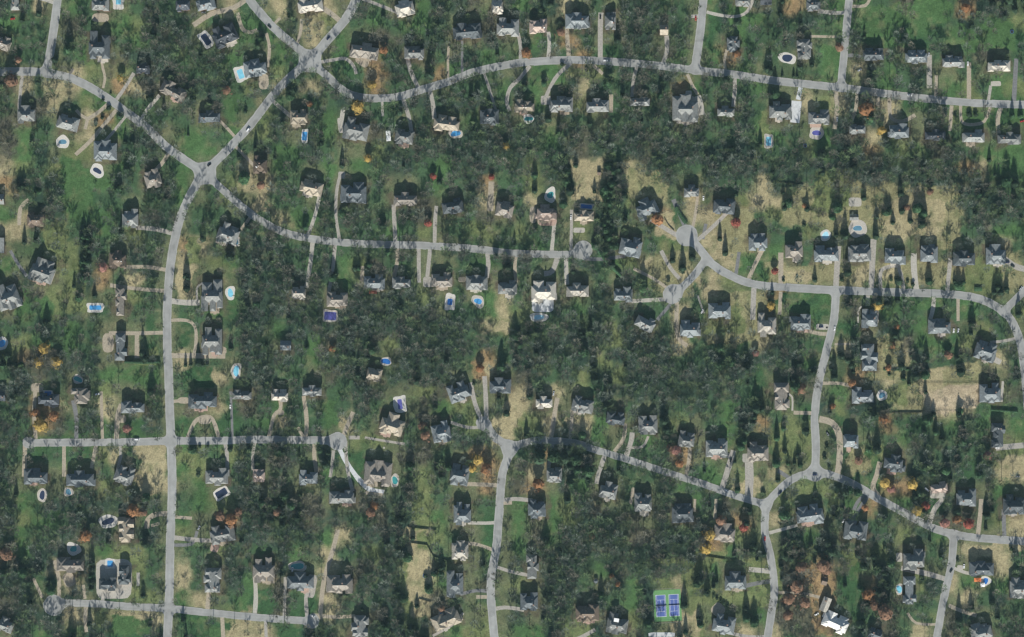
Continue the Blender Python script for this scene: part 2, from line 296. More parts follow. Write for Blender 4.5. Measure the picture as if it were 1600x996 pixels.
# ------------------------------------------------------------------ houses: x y w d rot roof [flags: p patio, n north-south, k skylight]
HOUSES = """
25 6 14 28 0 grey n|6 68 26 22 -20 taupe|156 72 34 46 0 slate p|158 8 28 24 0 grey|287 8 22 24 0 dark|322 7 30 24 15 blue|352 56 38 34 25 dark p|400 107 36 28 10 blue|272 143 42 24 -28 taupe p|328 183 34 20 0 slate
42 180 30 28 0 grey|108 192 34 28 -15 grey|166 236 36 34 0 blue|225 108 26 18 0 dark|485 10 40 24 8 pale|572 81 46 26 -8 taupe p|633 14 30 26 15 pale|648 84 32 22 0 grey|730 50 44 26 5 slate|777 11 18 26 5 pale
793 44 36 30 0 grey|468 184 28 24 0 tan p|557 203 40 36 -12 grey|632 214 30 28 -10 grey p|698 194 40 26 -8 tan|765 184 30 26 0 slate|407 258 22 28 0 brown|843 42 32 24 0 pink|902 34 38 26 0 blue|954 34 20 28 0 grey
1037 48 13 16 0 tan|1160 3 24 18 0 grey|1196 2 18 14 0 dark|1145 70 20 26 0 blue n|818 167 34 22 0 tan p|877 164 36 26 0 grey p|933 166 36 22 0 grey|1000 160 32 14 0 grey|1070 170 40 44 0 grey p|1132 175 30 18 0 grey
1270 8 22 22 0 blue|1256 78 24 32 0 grey n|1365 86 36 20 0 slate|1430 90 36 22 0 blue|1489 97 36 20 0 grey|1559 104 36 18 0 pale|1219 174 36 30 0 grey p|1279 184 34 24 0 grey p|1338 203 26 16 0 grey|1402 206 34 24 0 blue
1460 212 34 18 0 dark|1520 214 36 22 0 grey p|1576 217 38 20 0 grey|240 280 26 30 15 taupe|57 344 28 24 0 brown|205 342 26 30 0 grey|185 406 26 28 0 brown|68 424 38 38 -20 grey p|14 464 36 42 20 grey|190 472 18 46 0 taupe n
357 366 34 34 -20 grey p|332 462 38 50 0 grey p|2 312 12 16 0 grey|2 384 12 24 0 grey n|487 294 36 24 -12 tan p|553 302 40 34 0 slate|632 312 40 22 0 taupe|708 323 34 24 10 slate|789 328 28 26 -12 taupe|467 458 24 22 0 pale
527 468 34 24 0 taupe p|586 441 34 24 0 blue p|628 442 30 20 0 grey|690 438 34 24 0 taupe p|745 442 34 24 0 grey p|793 450 30 24 0 grey p|853 333 34 26 0 pink p|912 338 32 20 0 tan p|1010 326 34 32 25 blue|985 386 34 32 -12 blue
1080 299 26 20 0 grey|1131 323 34 26 -5 slate|1184 379 30 28 0 blue p|849 455 40 34 0 pale p|902 453 36 22 0 pale|973 461 30 26 0 blue|1124 484 36 30 0 blue|1008 506 32 24 -28 grey|1078 514 32 28 0 blue|1240 392 28 28 0 taupe p
1290 397 38 26 0 blue p|1342 396 36 28 0 grey|1398 401 36 26 0 blue p|1450 398 28 32 0 blue|1505 404 34 26 0 slate|1555 398 32 32 0 blue p|1357 498 26 30 0 blue|1250 504 32 26 0 blue p|1197 508 30 38 0 pale|1467 511 36 26 0 blue p
1357 558 28 44 0 blue n|1539 549 34 30 -18 blue p|1347 618 34 26 0 blue|1546 614 34 32 0 blue|1219 620 28 44 0 taupe n|1328 688 24 30 0 blue p|1397 724 34 28 -8 slate p|1558 680 21 38 0 slate n|850 629 26 20 0 pale|910 632 34 28 -12 grey p
962 654 30 22 -10 slate|1012 664 30 30 0 grey|1071 686 28 26 -8 grey|1119 700 34 30 0 grey p|1183 706 34 32 0 taupe|866 742 24 24 0 grey|447 540 17 15 0 blue|437 618 28 20 0 pale|488 611 32 18 0 grey|585 584 24 24 -12 tan
613 663 38 36 -18 tan p|717 612 34 30 20 blue p|781 603 34 26 0 slate|690 675 30 34 12 blue p|718 742 30 34 -10 blue|591 739 42 40 -6 taupe p|482 746 30 24 0 blue|405 743 22 20 0 pink|190 542 20 46 0 blue n|332 532 32 46 0 grey p
77 624 34 20 0 dark p|127 618 30 30 0 taupe n|209 636 38 20 0 blue|318 626 46 26 0 slate p|378 617 32 16 0 grey|58 744 38 26 0 slate p|127 748 44 26 0 slate|196 742 30 30 -20 grey|340 744 36 30 0 grey|3 618 14 18 0 dark
198 826 26 44 0 tan n|348 834 40 30 10 grey p|112 882 44 24 0 taupe|170 912 28 21 0 slate|196 898 20 30 0 slate n|333 906 28 38 0 grey n|8 975 30 24 -20 grey|413 890 34 40 0 taupe p|470 908 42 30 0 blue p|532 912 42 30 0 taupe
535 776 40 26 0 grey p|563 978 28 36 0 grey n|723 802 28 36 0 blue p|719 860 26 32 0 pale|711 912 26 42 0 blue|697 967 46 28 24 tan p|840 795 30 30 0 slate p|950 766 28 28 -12 grey p|1005 785 28 34 0 grey p|1066 802 34 32 0 slate
1132 832 34 30 -5 taupe|832 885 20 38 0 grey n|827 940 28 32 0 slate|917 957 38 28 0 brown p|964 974 34 34 -10 grey k|1148 907 34 30 0 blue p|1130 975 36 32 -10 blue|1264 804 42 32 8 blue p|1336 828 36 32 -8 blue|1427 874 34 34 0 grey
1420 922 22 46 0 blue n|1532 888 38 24 0 slate|1592 918 32 34 0 grey|1508 778 32 34 0 blue|1583 788 34 32 0 slate p|1466 762 26 18 10 pink|1304 972 42 28 -24 white|1366 990 22 18 -20 slate|1532 986 34 28 15 grey|1289 944 13 23 -22 pale n
"""
HL = []
for s in (q for l in HOUSES.strip().splitlines() for q in l.split('|')):
    a = s.split(); HL.append((*map(float, a[:5]), a[5], a[6] if len(a) > 6 else ''))

# pools: x y w h rot shape water deck(w white, s stone) deck-w deck-h
POOLS = """
185 3 9 10 0 rect aqua w 18 24|322 62 11 20 35 rect navy w 17 27|376 116 10 16 20 rect aqua w 19 24|98 222 13 9 -8 oval steel w 21 21|152 267 15 9 -25 oval navy w 22 21|476 213 9 15 -5 rect blue w 10 22|712 209 18 9 5 oval blue s 22 15
826 186 14 8 0 oval teal w 17 14|1201 221 9 15 0 rect aqua s 14 22|1230 91 18 12 -12 oval navy w 27 18|1276 208 14 10 -5 oval violet s 24 20|368 378 10 10 0 rect steel w 14 14|360 458 9 15 0 oval aqua w 14 24|149 481 20 8 0 rect blue w 26 15
516 494 20 14 -3 rect violet s 23 19|703 472 9 11 -5 rect deep w 16 26|747 471 13 10 -30 oval blue s 22 17|860 305 12 11 0 oval teal w 18 23|916 323 19 7 -5 rect deep s 23 10|842 496 18 8 0 oval sky w 27 15|1290 368 12 11 20 oval sky w 18 16
1340 357 14 10 0 oval steel s 29 29|1378 618 12 9 20 oval steel w 17 17|603 565 15 10 -5 oval deep s 18 13|625 632 8 17 8 rect violet w 20 26|617 751 9 14 0 oval teal s 13 22|75 617 12 12 0 rect deep s 16 14|122 593 14 9 -25 oval teal s 17 13
346 771 20 12 30 rect navy w 25 17|3 537 13 12 15 oval blue w 19 20|369 580 10 17 -10 oval aqua s 17 24|66 774 9 16 -15 oval navy s 15 22|169 815 20 11 18 oval navy w 28 22|115 858 12 10 0 oval teal w 22 20|172 881 10 11 0 rect blue w 16 16
465 885 20 11 0 oval teal s 27 17|690 962 8 10 -10 rect blue s 12 13|1405 921 9 13 0 oval aqua s 12 17|1540 908 8 12 -15 oval deep w 18 14|107 769 10 10 0 oval steel s 14 15
"""
PL = []
for s in (q for l in POOLS.strip().splitlines() for q in l.split('|')):
    a = s.split(); PL.append((*map(float, a[:5]), a[5], a[6], a[7], float(a[8]), float(a[9])))

CARS = """
388 203 52 white van|327 258 40 black|421 42 -40 black|513 60 52 navy|214 687 0 white van|1219 770 40 navy|1273 742 5 navy|1195 842 85 red|1304 514 85 white|489 963 -20 white|337 849 80 red|1597 190 15 red|311 825 65 silver|1318 814 60 white
1448 765 -40 white van|360 636 90 white|152 616 10 white|1097 487 65 white|938 27 90 black|1421 149 -8 white|1343 110 30 silver|1512 100 90 white|1308 187 85 white|1451 86 80 silver|1283 511 5 navy|1558 700 0 white|1490 517 85 white|1497 517 80 white
1087 29 90 red|1138 712 75 grey|1142 719 75 black|1293 678 -60 grey|1595 451 50 silver|1582 416 -30 black|1574 410 10 navy|892 340 85 white|457 890 85 white|946 95 2 white|1276 960 30 white|1506 885 85 white|1486 892 60 black|865 615 80 silver
1135 767 -35 white|20 30 10 red|1590 745 0 grey|1099 310 88 white|868 168 60 black|318 20 0 grey
"""
CL = []
for s in (q for l in CARS.strip().splitlines() for q in l.split('|')):
    a = s.split(); CL.append((float(a[0]), float(a[1]), math.radians(float(a[2])), a[3], len(a) > 4))

# single evergreens (foot of the trunk): x y height-in-m kind (c slim cedar, p broad pine, r round)
EVER = """
1066 420 17 c|1081 403 17 c|1133 396 15 c|1409 330 15 c|1440 352 18 c|1306 368 12 c|1320 370 18 c|1273 438 11 c|1371 472 17 p|1325 478 16 p|1402 470 14 c|1553 458 13 c|1563 458 14 c|1572 453 13 c|1505 442 10 c|1491 440 9 c|1591 492 15 c
1572 285 20 p|1584 288 17 p|1303 590 18 c|1250 727 12 c|1231 725 9 c|1430 588 19 p|1447 563 14 c|1411 592 11 c|1500 582 16 p|1448 652 12 c|1443 674 11 c|1462 676 11 p|1370 702 17 p|1357 703 11 p|843 715 24 p|866 713 23 p|883 716 23 p|899 719 21 p
918 736 24 p|945 636 16 c|952 600 12 c|435 704 17 p|444 706 15 p|500 704 14 c|512 708 15 c|290 571 9 c|298 570 9 c|310 571 9 c|317 571 10 c|324 570 9 c|301 703 15 p|360 702 12 c|237 613 15 p|389 702 14 c|5 572 14 c|15 572 13 c|24 571 13 c|33 570 12 c
37 895 18 p|28 892 16 p|62 895 12 p|80 922 18 p|118 940 16 p|144 880 14 c|144 890 14 c|143 900 14 c|144 910 14 c|143 920 13 c|643 982 16 p|678 897 13 c|689 897 9 r|696 895 8 r|487 994 12 c|502 992 12 p|670 920 14 p|1093 906 18 p|1104 926 17 c
1069 946 17 c|1091 966 10 c|1094 976 12 p|1165 818 19 c|1085 812 15 p|1166 966 15 p|1178 972 15 p|1152 766 14 c|1226 868 19 p|1236 872 16 p|1252 867 16 c|1298 862 20 p|1293 848 17 p|1320 768 18 p|1326 766 15 p|1473 836 12 r|1541 806 17 c|1540 826 9 c
1188 888 13 c|1166 862 13 c|1192 866 15 c|1147 868 11 c|188 182 10 p|37 292 14 c|60 300 9 p|291 432 16 c|292 452 13 p|296 472 16 p|124 466 14 p|116 448 10 c|131 372 17 c|139 374 17 c|133 386 16 c|141 392 16 c|134 400 15 c|138 412 15 c|131 420 13 c
555 420 14 c|577 414 15 c|455 143 18 p|411 73 15 b|481 50 16 b|1032 150 16 c|850 132 8 r|873 208 14 c|1338 94 21 b|1352 158 20 b|1415 62 15 b|1451 196 17 b|1443 190 14 b|1508 76 17 b|1530 78 15 b|1470 72 13 b|1581 182 12 c|1594 182 12 c|1422 228 16 b
1548 226 16 b|1399 174 15 b|425 121 14 b|407 62 12 p|668 168 13 b|646 168 10 p|745 152 14 c|520 435 14 p|775 402 9 r|478 356 9 r|805 130 9 p|1240 120 7 c|1229 120 6 c|1222 119 6 c|1245 120 6 c|1412 64 12 p|60 130 10 p|12 105 12 p|86 95 13 p|300 660 8 r
1560 290 14 c|1300 340 10 p|1232 318 16 p|1226 326 10 p|1349 310 14 c|1368 370 16 c|1385 332 14 p|1422 346 12 c|1369 340 11 c|1560 700 9 p|1600 590 12 p|1588 592 12 p|1556 592 8 c|1420 600 9 c|1495 560 14 c|1245 640 12 p|1224 670 9 p|1213 725 14 p
1510 730 16 b|1530 742 15 p|1478 736 15 p|1465 745 13 b|1445 730 14 p|1500 642 8 r|1340 770 14 p|1380 810 15 p|1435 770 15 p|1495 800 16 c|1498 970 18 c|1470 870 10 p|1587 868 14 c|1575 900 10 c|1345 975 16 p|1354 946 14 p|1440 905 12 c|1392 880 16 p
1380 895 15 p|1370 890 16 p|1385 915 15 p|1372 925 16 p|1384 935 14 p|1398 870 12 p|1380 960 14 p|1220 885 9 p|1222 905 8 p|1320 915 8 p|1345 920 10 p|300 510 6 r|1148 722 8 c|430 770 16 b|445 775 17 p|455 790 15 p|430 790 15 p|415 800 13 p|440 805 14 p
1365 870 13 p|1350 885 14 p|560 420 12 c|640 345 10 p|606 395 9 r|590 690 14 p|604 702 10 c|1160 690 18 c|1158 660 12 c|1190 640 15 c|960 640 10 c|952 625 9 c|938 700 9 c|902 735 15 p|912 745 12 p|930 745 13 p|945 780 9 p|700 730 14 p|690 745 14 p
840 520 17 p|805 525 16 p|812 540 12 p|908 520 14 c|946 300 18 p|956 290 18 p|951 320 17 p|950 330 16 p|949 345 17 p|948 360 16 p|951 372 15 p|955 385 14 p|945 395 15 p|936 405 12 p|950 310 16 p|956 270 16 p|952 260 15 p|930 385 13 p|885 285 17 p|890 300 16 p
880 320 14 p|885 270 15 p|835 275 12 p|895 425 12 c|962 385 13 p|955 415 14 p|1005 450 16 p|955 300 14 p|870 352 10 p|836 360 9 p
"""
EV = []
for s in (q for l in EVER.strip().splitlines() for q in l.split('|')):
    a = s.split(); EV.append((float(a[0]), float(a[1]), float(a[2]), a[3]))

# trees still in coloured leaf: x y crown-radius-m colour
AUTUMN = """
190 122 4.5 yellow|190 143 4.5 orange|355 142 5.5 rust|560 168 7.5 yellow|484 163 3.5 orange|600 79 5 orange|582 134 5 yellow|791 229 4.5 yellow|576 248 4.5 yellow|1352 172 8.5 orange|1376 205 5 yellow|1027 343 7 orange|1022 350 5 red|1149 348 5.5 red
1204 478 5 yellow|1370 478 5 yellow|1210 424 4 red|71 544 6.5 yellow|90 566 6 yellow|62 566 5 yellow|66 664 8 yellow|85 650 6 orange|57 645 5 orange|200 670 5 rose|162 418 5.5 rose|746 718 6 yellow|760 733 6.5 orange|738 732 5 yellow|1380 655 6 orange
1330 598 4.5 orange|1300 635 3.5 orange|1252 608 6 rust|1542 712 5 rose|1382 754 6 yellow|1424 756 6 yellow|1432 797 6 yellow|1392 764 5 rose|1445 790 5 red|1475 817 5.5 rose|1512 818 6 red|1494 812 5.5 orange|1351 793 4 orange|1355 928 7 orange
1380 955 9 rust|1365 945 6 rust|1162 823 5.5 red|1107 836 6.5 yellow|1103 856 7 yellow|1126 812 6 rust|135 837 7 orange|210 797 7.5 orange|225 800 5 rust|841 756 6.5 orange|520 545 4 orange|1242 855 3 orange|676 326 4.5 red|677 276 4 red|669 349 4.5 red
768 277 3.5 red|20 128 8 rust|12 865 8 rust|1508 14 5.5 orange|822 84 6 orange|876 52 5 rust|1150 86 5 orange|1056 703 5.5 rose|1045 700 4.5 rust|1062 724 5 orange|1250 885 7 rust|1285 882 8 rust|1244 915 8 rust|1256 940 7 rust|1230 960 6 rust
1232 935 7 rust|1290 890 6 rust|955 900 3 orange|925 838 3.5 rust|408 290 5 rust|965 912 3.5 orange|1340 720 5 rust|1540 600 4 rust|1415 325 4 rust|1452 300 4 rust|750 575 5 orange|665 680 6 rust|660 665 5 rust|1320 60 6 rust|1335 85 5 rust|1310 75 5 rust
345 805 6 rust|362 812 7 orange|372 800 5 rust|435 800 5 rust|580 800 6 rust|585 790 5 orange|430 885 5 rust|690 950 4 rust|1480 555 5 rust|1395 540 4 orange|1388 575 4 orange|1400 510 3.5 orange|1050 700 4 rust|1180 552 4 rose|30 95 4 rust|1257 322 3 orange
"""
AU = []
for s in (q for l in AUTUMN.strip().splitlines() for q in l.split('|')):
    a = s.split(); AU.append((float(a[0]), float(a[1]), float(a[2]), a[3]))

SHRUBS = """
1085 348 2.4|1067 426 1.9|1044 438 2.2|1079 436 1.5|1315 437 2.4|1259 677 3.0|1224 438 1.7|1245 433 1.4|1268 640 1.8|878 101 2.0|894 98 2.0|850 128 2.4|1115 931 1.8|1120 935 1.8|1126 939 1.8|1131 943 1.9|1137 947 1.9|1392 437 2|1426 445 2.2|1418 440 1.8
1424 432 1.6|665 900 2.2|312 698 1.7|325 698 1.7|310 742 2.6|161 157 1.8|165 147 1.2|173 146 1.2|170 170 2.6|150 194 2.2|160 184 2|250 255 1.6|716 598 1.8|740 600 1.7|726 612 1.5|1168 600 2|1575 458 1.2|1382 855 2.2|1580 858 2.4|1496 876 1.8|1220 760 1.2
1184 505 1.5|1540 372 2.4|1256 352 2.2|1595 342 2.0|820 100 1.4|916 110 1.8|1192 772 2.8|1235 740 1.2|1315 700 1.8|1292 698 2|1288 715 2.2|1295 730 1.7|1310 705 1.5|1482 205 1.8|1492 180 1.6|1514 180 3|1524 180 2.6|965 435 2|935 345 1.5
"""
SHL = [tuple(map(float, s.split())) for l in SHRUBS.strip().splitlines() for s in l.split('|')]

# ------------------------------------------------------------------ where-is-it helpers
def segdist(px, py, pts):
    """distance (px) from points to a polyline (numpy)"""
    d = np.full(np.shape(px), 1e9)
    for (x0, y0), (x1, y1) in zip(pts, pts[1:]):
        dx, dy = x1 - x0, y1 - y0; L = dx * dx + dy * dy + 1e-9
        t = np.clip(((px - x0) * dx + (py - y0) * dy) / L, 0, 1)
        d = np.minimum(d, np.hypot(px - x0 - t * dx, py - y0 - t * dy))
    return d
def smooth(pts, n=3):
    """Catmull-Rom through the points"""
    if len(pts) < 3: return pts
    q = [pts[0]] + list(pts) + [pts[-1]]; out = []
    for i in range(1, len(q) - 2):
        for k in range(n):
            t = k / n
            out.append(tuple(.5 * (2 * q[i][c] + (q[i + 1][c] - q[i - 1][c]) * t + (2 * q[i - 1][c] - 5 * q[i][c] + 4 * q[i + 1][c] - q[i + 2][c]) * t * t
                                   + (3 * q[i][c] - q[i - 1][c] - 3 * q[i + 1][c] + q[i + 2][c]) * t ** 3) for c in (0, 1)))
    return out + [pts[-1]]
ROADS = [(n, wd, smooth(p)) for n, wd, p in ROADS]
DRV = [(m, wd, smooth(p)) for m, wd, p in DRV]

def near_road(x, y):
    best = None
    for nm, wd, p in ROADS:
        for (x0, y0), (x1, y1) in zip(p, p[1:]):
            dx, dy = x1 - x0, y1 - y0; t_ = max(0, min(1, ((x - x0) * dx + (y - y0) * dy) / (dx * dx + dy * dy + 1e-9)))
            qx, qy = x0 + t_ * dx, y0 + t_ * dy; d = math.hypot(x - qx, y - qy)
            if best is None or d < best[0]: best = (d, nm, qx, qy)
    return best
def vnoise(x, y, seed, cell):
    """smooth value noise in [-1, 1] on arrays"""
    g = np.random.default_rng(seed).uniform(-1, 1, (128, 128))
    u, v = x / cell + 300.0, y / cell + 300.0
    i, j = np.floor(u).astype(int), np.floor(v).astype(int); fu, fv = u - i, v - j
    fu = fu * fu * (3 - 2 * fu); fv = fv * fv * (3 - 2 * fv)
    a, b, c, d = g[j % 128, i % 128], g[j % 128, (i + 1) % 128], g[(j + 1) % 128, i % 128], g[(j + 1) % 128, (i + 1) % 128]
    return (a * (1 - fu) + b * fu) * (1 - fv) + (c * (1 - fu) + d * fu) * fv

# ------------------------------------------------------------------ ground: one sheet, its cover and the painted shade of D cells as a colour attribute
CLS = sorted(ALB); ci = {c: k for k, c in enumerate(CLS)}
GI = np.array([[ci[c] for c in r] for r in GRID])
ALBA = np.array([ALB[c] for c in CLS])
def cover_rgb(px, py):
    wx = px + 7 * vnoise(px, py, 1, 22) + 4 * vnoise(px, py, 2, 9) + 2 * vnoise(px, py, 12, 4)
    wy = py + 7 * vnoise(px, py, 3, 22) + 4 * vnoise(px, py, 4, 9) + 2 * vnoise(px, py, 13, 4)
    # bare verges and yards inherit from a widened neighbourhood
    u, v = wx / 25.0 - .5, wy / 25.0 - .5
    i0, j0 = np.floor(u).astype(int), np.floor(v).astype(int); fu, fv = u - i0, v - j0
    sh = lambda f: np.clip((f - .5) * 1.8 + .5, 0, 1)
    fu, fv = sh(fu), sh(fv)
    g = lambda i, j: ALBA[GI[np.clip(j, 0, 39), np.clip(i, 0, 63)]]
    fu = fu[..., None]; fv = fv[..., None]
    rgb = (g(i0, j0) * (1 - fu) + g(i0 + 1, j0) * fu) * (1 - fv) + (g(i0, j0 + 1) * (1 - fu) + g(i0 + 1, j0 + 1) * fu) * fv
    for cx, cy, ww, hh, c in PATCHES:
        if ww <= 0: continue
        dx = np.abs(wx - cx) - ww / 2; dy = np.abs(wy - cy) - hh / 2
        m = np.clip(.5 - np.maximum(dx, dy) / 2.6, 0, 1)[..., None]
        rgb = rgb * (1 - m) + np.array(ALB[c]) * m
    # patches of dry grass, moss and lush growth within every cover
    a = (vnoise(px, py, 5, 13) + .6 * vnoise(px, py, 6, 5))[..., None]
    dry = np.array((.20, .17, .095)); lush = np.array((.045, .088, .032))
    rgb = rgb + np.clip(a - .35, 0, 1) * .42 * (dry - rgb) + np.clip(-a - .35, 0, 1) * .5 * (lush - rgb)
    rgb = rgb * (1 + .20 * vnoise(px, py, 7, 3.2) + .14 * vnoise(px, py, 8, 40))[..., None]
    # mulch beds and trodden soil hugging the houses
    mul = np.zeros(px.shape)
    for hx, hy, hw_, hd_, hr_, *_ in HL:
        k = (np.abs(px - hx) < 40) & (np.abs(py - hy) < 40)
        if not k.any(): continue
        c_, s_ = math.cos(math.radians(hr_)), math.sin(math.radians(hr_)); dx, dy = wx[k] - hx, -(wy[k] - hy)
        q = np.maximum(np.abs(dx * c_ + dy * s_) - hw_ / 2, np.abs(-dx * s_ + dy * c_) - hd_ / 2)
        mul[k] = np.maximum(mul[k], np.clip(1 - (q - 1.0) / 3.0, 0, 1))
    mul = (mul * (.55 + .45 * vnoise(px, py, 31, 6)))[..., None]
    rgb = rgb * (1 - mul) + np.array((.085, .068, .048)) * mul
    return np.clip(rgb, .01, .6)
far = [-6000, -3000, -1500, -900]
xs = np.array(far + list(np.arange(-640, 641, 1.6)) + [-f for f in far[::-1]], float)
ys = np.array(far + list(np.arange(-430, 431, 1.6)) + [-f for f in far[::-1]], float)
XX, YY = np.meshgrid(xs, ys)
nx, ny = len(xs), len(ys)
vs = np.stack([XX.ravel(), YY.ravel(), np.zeros(nx * ny)], 1)
ii = np.arange((ny - 1) * nx).reshape(ny - 1, nx)[:, :-1].ravel()
me = np_mesh('ground', vs, np.stack([ii, ii + 1, ii + nx + 1, ii + nx], 1), mat('tmp', (.1, .1, .1)))
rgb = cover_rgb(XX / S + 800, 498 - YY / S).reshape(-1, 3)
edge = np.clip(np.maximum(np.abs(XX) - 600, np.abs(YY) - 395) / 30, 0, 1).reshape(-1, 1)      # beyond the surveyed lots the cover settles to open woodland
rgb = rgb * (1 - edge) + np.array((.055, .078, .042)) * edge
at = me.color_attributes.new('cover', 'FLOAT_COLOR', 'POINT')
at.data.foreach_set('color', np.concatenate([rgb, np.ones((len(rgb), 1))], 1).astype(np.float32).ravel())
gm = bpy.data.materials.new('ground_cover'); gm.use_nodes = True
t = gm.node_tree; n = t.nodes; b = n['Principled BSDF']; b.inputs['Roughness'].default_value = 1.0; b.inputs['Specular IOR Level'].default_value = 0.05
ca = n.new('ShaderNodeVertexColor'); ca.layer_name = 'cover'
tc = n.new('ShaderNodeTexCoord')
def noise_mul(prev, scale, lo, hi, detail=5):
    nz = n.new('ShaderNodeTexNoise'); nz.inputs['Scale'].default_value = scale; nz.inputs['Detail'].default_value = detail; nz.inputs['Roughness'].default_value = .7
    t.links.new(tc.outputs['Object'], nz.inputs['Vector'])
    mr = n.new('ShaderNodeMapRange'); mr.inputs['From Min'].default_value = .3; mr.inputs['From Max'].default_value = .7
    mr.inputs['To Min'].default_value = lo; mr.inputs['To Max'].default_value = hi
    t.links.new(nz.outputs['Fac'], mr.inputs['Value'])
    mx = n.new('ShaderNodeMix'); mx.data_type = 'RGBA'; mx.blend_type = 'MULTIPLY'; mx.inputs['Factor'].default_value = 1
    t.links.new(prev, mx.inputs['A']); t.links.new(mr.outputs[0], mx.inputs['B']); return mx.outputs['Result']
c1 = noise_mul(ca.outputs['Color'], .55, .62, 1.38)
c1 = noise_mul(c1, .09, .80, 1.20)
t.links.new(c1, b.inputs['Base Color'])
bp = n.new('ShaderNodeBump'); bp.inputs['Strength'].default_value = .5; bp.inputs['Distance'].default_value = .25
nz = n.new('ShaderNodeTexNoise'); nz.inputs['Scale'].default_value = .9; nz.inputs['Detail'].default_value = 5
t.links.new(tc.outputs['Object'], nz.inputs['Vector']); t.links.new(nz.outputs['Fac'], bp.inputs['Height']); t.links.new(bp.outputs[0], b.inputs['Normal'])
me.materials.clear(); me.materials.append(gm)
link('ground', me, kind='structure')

# ------------------------------------------------------------------ roads: smooth union of all centre lines, so corners get rounded aprons; contour carries the kerb
ST = 1.0
gx = np.arange(-590, 591, ST); gy = np.arange(-375, 376, ST)
GX, GY = np.meshgrid(gx, gy); QX, QY = GX / S + 800, 498 - GY / S
acc = np.zeros_like(GX); K = 4.0
parts = [(wd / 2, p) for _, wd, p in ROADS]
sd = np.full(GX.shape, 1e9)
fields = []
for hw, p in parts:
    xs_ = [a for a, _ in p]; ys_ = [c for _, c in p]
    msk = (QX > min(xs_) - 30) & (QX < max(xs_) + 30) & (QY > min(ys_) - 30) & (QY < max(ys_) + 30)
    f = np.full(GX.shape, 1e9); f[msk] = segdist(QX[msk], QY[msk], p) - hw; fields.append(f)
for x, y, r in BULBS: fields.append(np.hypot(QX - x, QY - y) - r)
for f in fields: acc += np.exp(-np.clip(f, -60, 60) / K)
sd = -K * np.log(np.maximum(acc, 1e-30))
sdr = np.minimum.reduce(fields)
sd = np.where(sdr < 14, np.minimum(sdr, np.maximum(sd + .25 * K, sdr - 4.5)), sdr)
sd = sd + .35 * vnoise(QX, QY, 21, 6)
ROADSD = sd
def road_sd(px, py):
    i = np.clip(((np.asarray(px) - 800) * S + 590) / ST, 0, len(gx) - 1).astype(int); j = np.clip(((498 - np.asarray(py)) * S + 375) / ST, 0, len(gy) - 1).astype(int)
    return ROADSD[j, i]
def contour_fill(sd, z):
    """marching squares over the grid: filled polygons plus the outline segments"""
    verts = []; idx = {}; faces = []; segs = []
    ny_, nx_ = sd.shape
    def gv(i, j):
        k = ('g', i, j)
        if k not in idx: idx[k] = len(verts); verts.append((gx[i], gy[j], z))
        return idx[k]
    def ev(i, j, i2, j2):
        k = (i, j, i2, j2) if (i, j) < (i2, j2) else (i2, j2, i, j)
        if k not in idx:
            a, c = sd[k[1], k[0]], sd[k[3], k[2]]; t_ = a / (a - c)
            idx[k] = len(verts); verts.append((gx[k[0]] + t_ * (gx[k[2]] - gx[k[0]]), gy[k[1]] + t_ * (gy[k[3]] - gy[k[1]]), z))
        return idx[k]
    ins = sd < 0
    any_ = ins[:-1, :-1] | ins[1:, :-1] | ins[:-1, 1:] | ins[1:, 1:]
    for j, i in np.argwhere(any_):
        cs = [(i, j), (i + 1, j), (i + 1, j + 1), (i, j + 1)]
        poly = []; cr = []
        for a in range(4):
            p, q = cs[a], cs[(a + 1) % 4]
            if ins[p[1], p[0]]: poly.append(gv(*p))
            if ins[p[1], p[0]] != ins[q[1], q[0]]:
                e = ev(*p, *q); poly.append(e); cr.append(e)
        if len(poly) >= 3: faces.append(poly)
        if len(cr) == 2: segs.append(tuple(cr))
    return verts, faces, segs
rv, rf, rsegs = contour_fill(sd, .07)
rm = mat('road_asphalt', (.298, .298, .285), .92, .2, .07, spec=.2)
tr = rm.node_tree; nn = tr.nodes
va = nn.new('ShaderNodeVertexColor'); va.layer_name = 'wear'                # tyre-polished lanes, pale gutters, patches: painted on by distance from the kerb
mx = nn.new('ShaderNodeMix'); mx.data_type = 'RGBA'; mx.blend_type = 'MULTIPLY'; mx.inputs['Factor'].default_value = 1
old = nn['Principled BSDF'].inputs['Base Color'].links[0].from_socket
tr.links.new(old, mx.inputs['A']); tr.links.new(va.outputs['Color'], mx.inputs['B']); tr.links.new(mx.outputs['Result'], nn['Principled BSDF'].inputs['Base Color'])
me = bpy.data.meshes.new('road'); me.from_pydata(rv, [], rf); me.materials.append(rm); me.update()
rva = np.array(rv); rpx, rpy = rva[:, 0] / S + 800, 498 - rva[:, 1] / S
rsd = road_sd(rpx, rpy); wear = 1 - .09 * np.exp(-((rsd + 2.6) / .9) ** 2) + .13 * np.clip(1 + rsd / .8, 0, 1) + .07 * vnoise(rpx, rpy, 41, 5) + .09 * vnoise(rpx, rpy, 42, 45)
patch = vnoise(rpx, rpy, 43, 16) > .72; wear = np.where(patch, wear * .86, wear)
wa = me.color_attributes.new('wear', 'FLOAT_COLOR', 'POINT'); wa.data.foreach_set('color', np.stack([wear, wear, wear, np.ones_like(wear)], 1).astype(np.float32).ravel())
link('road', me, kind='structure')
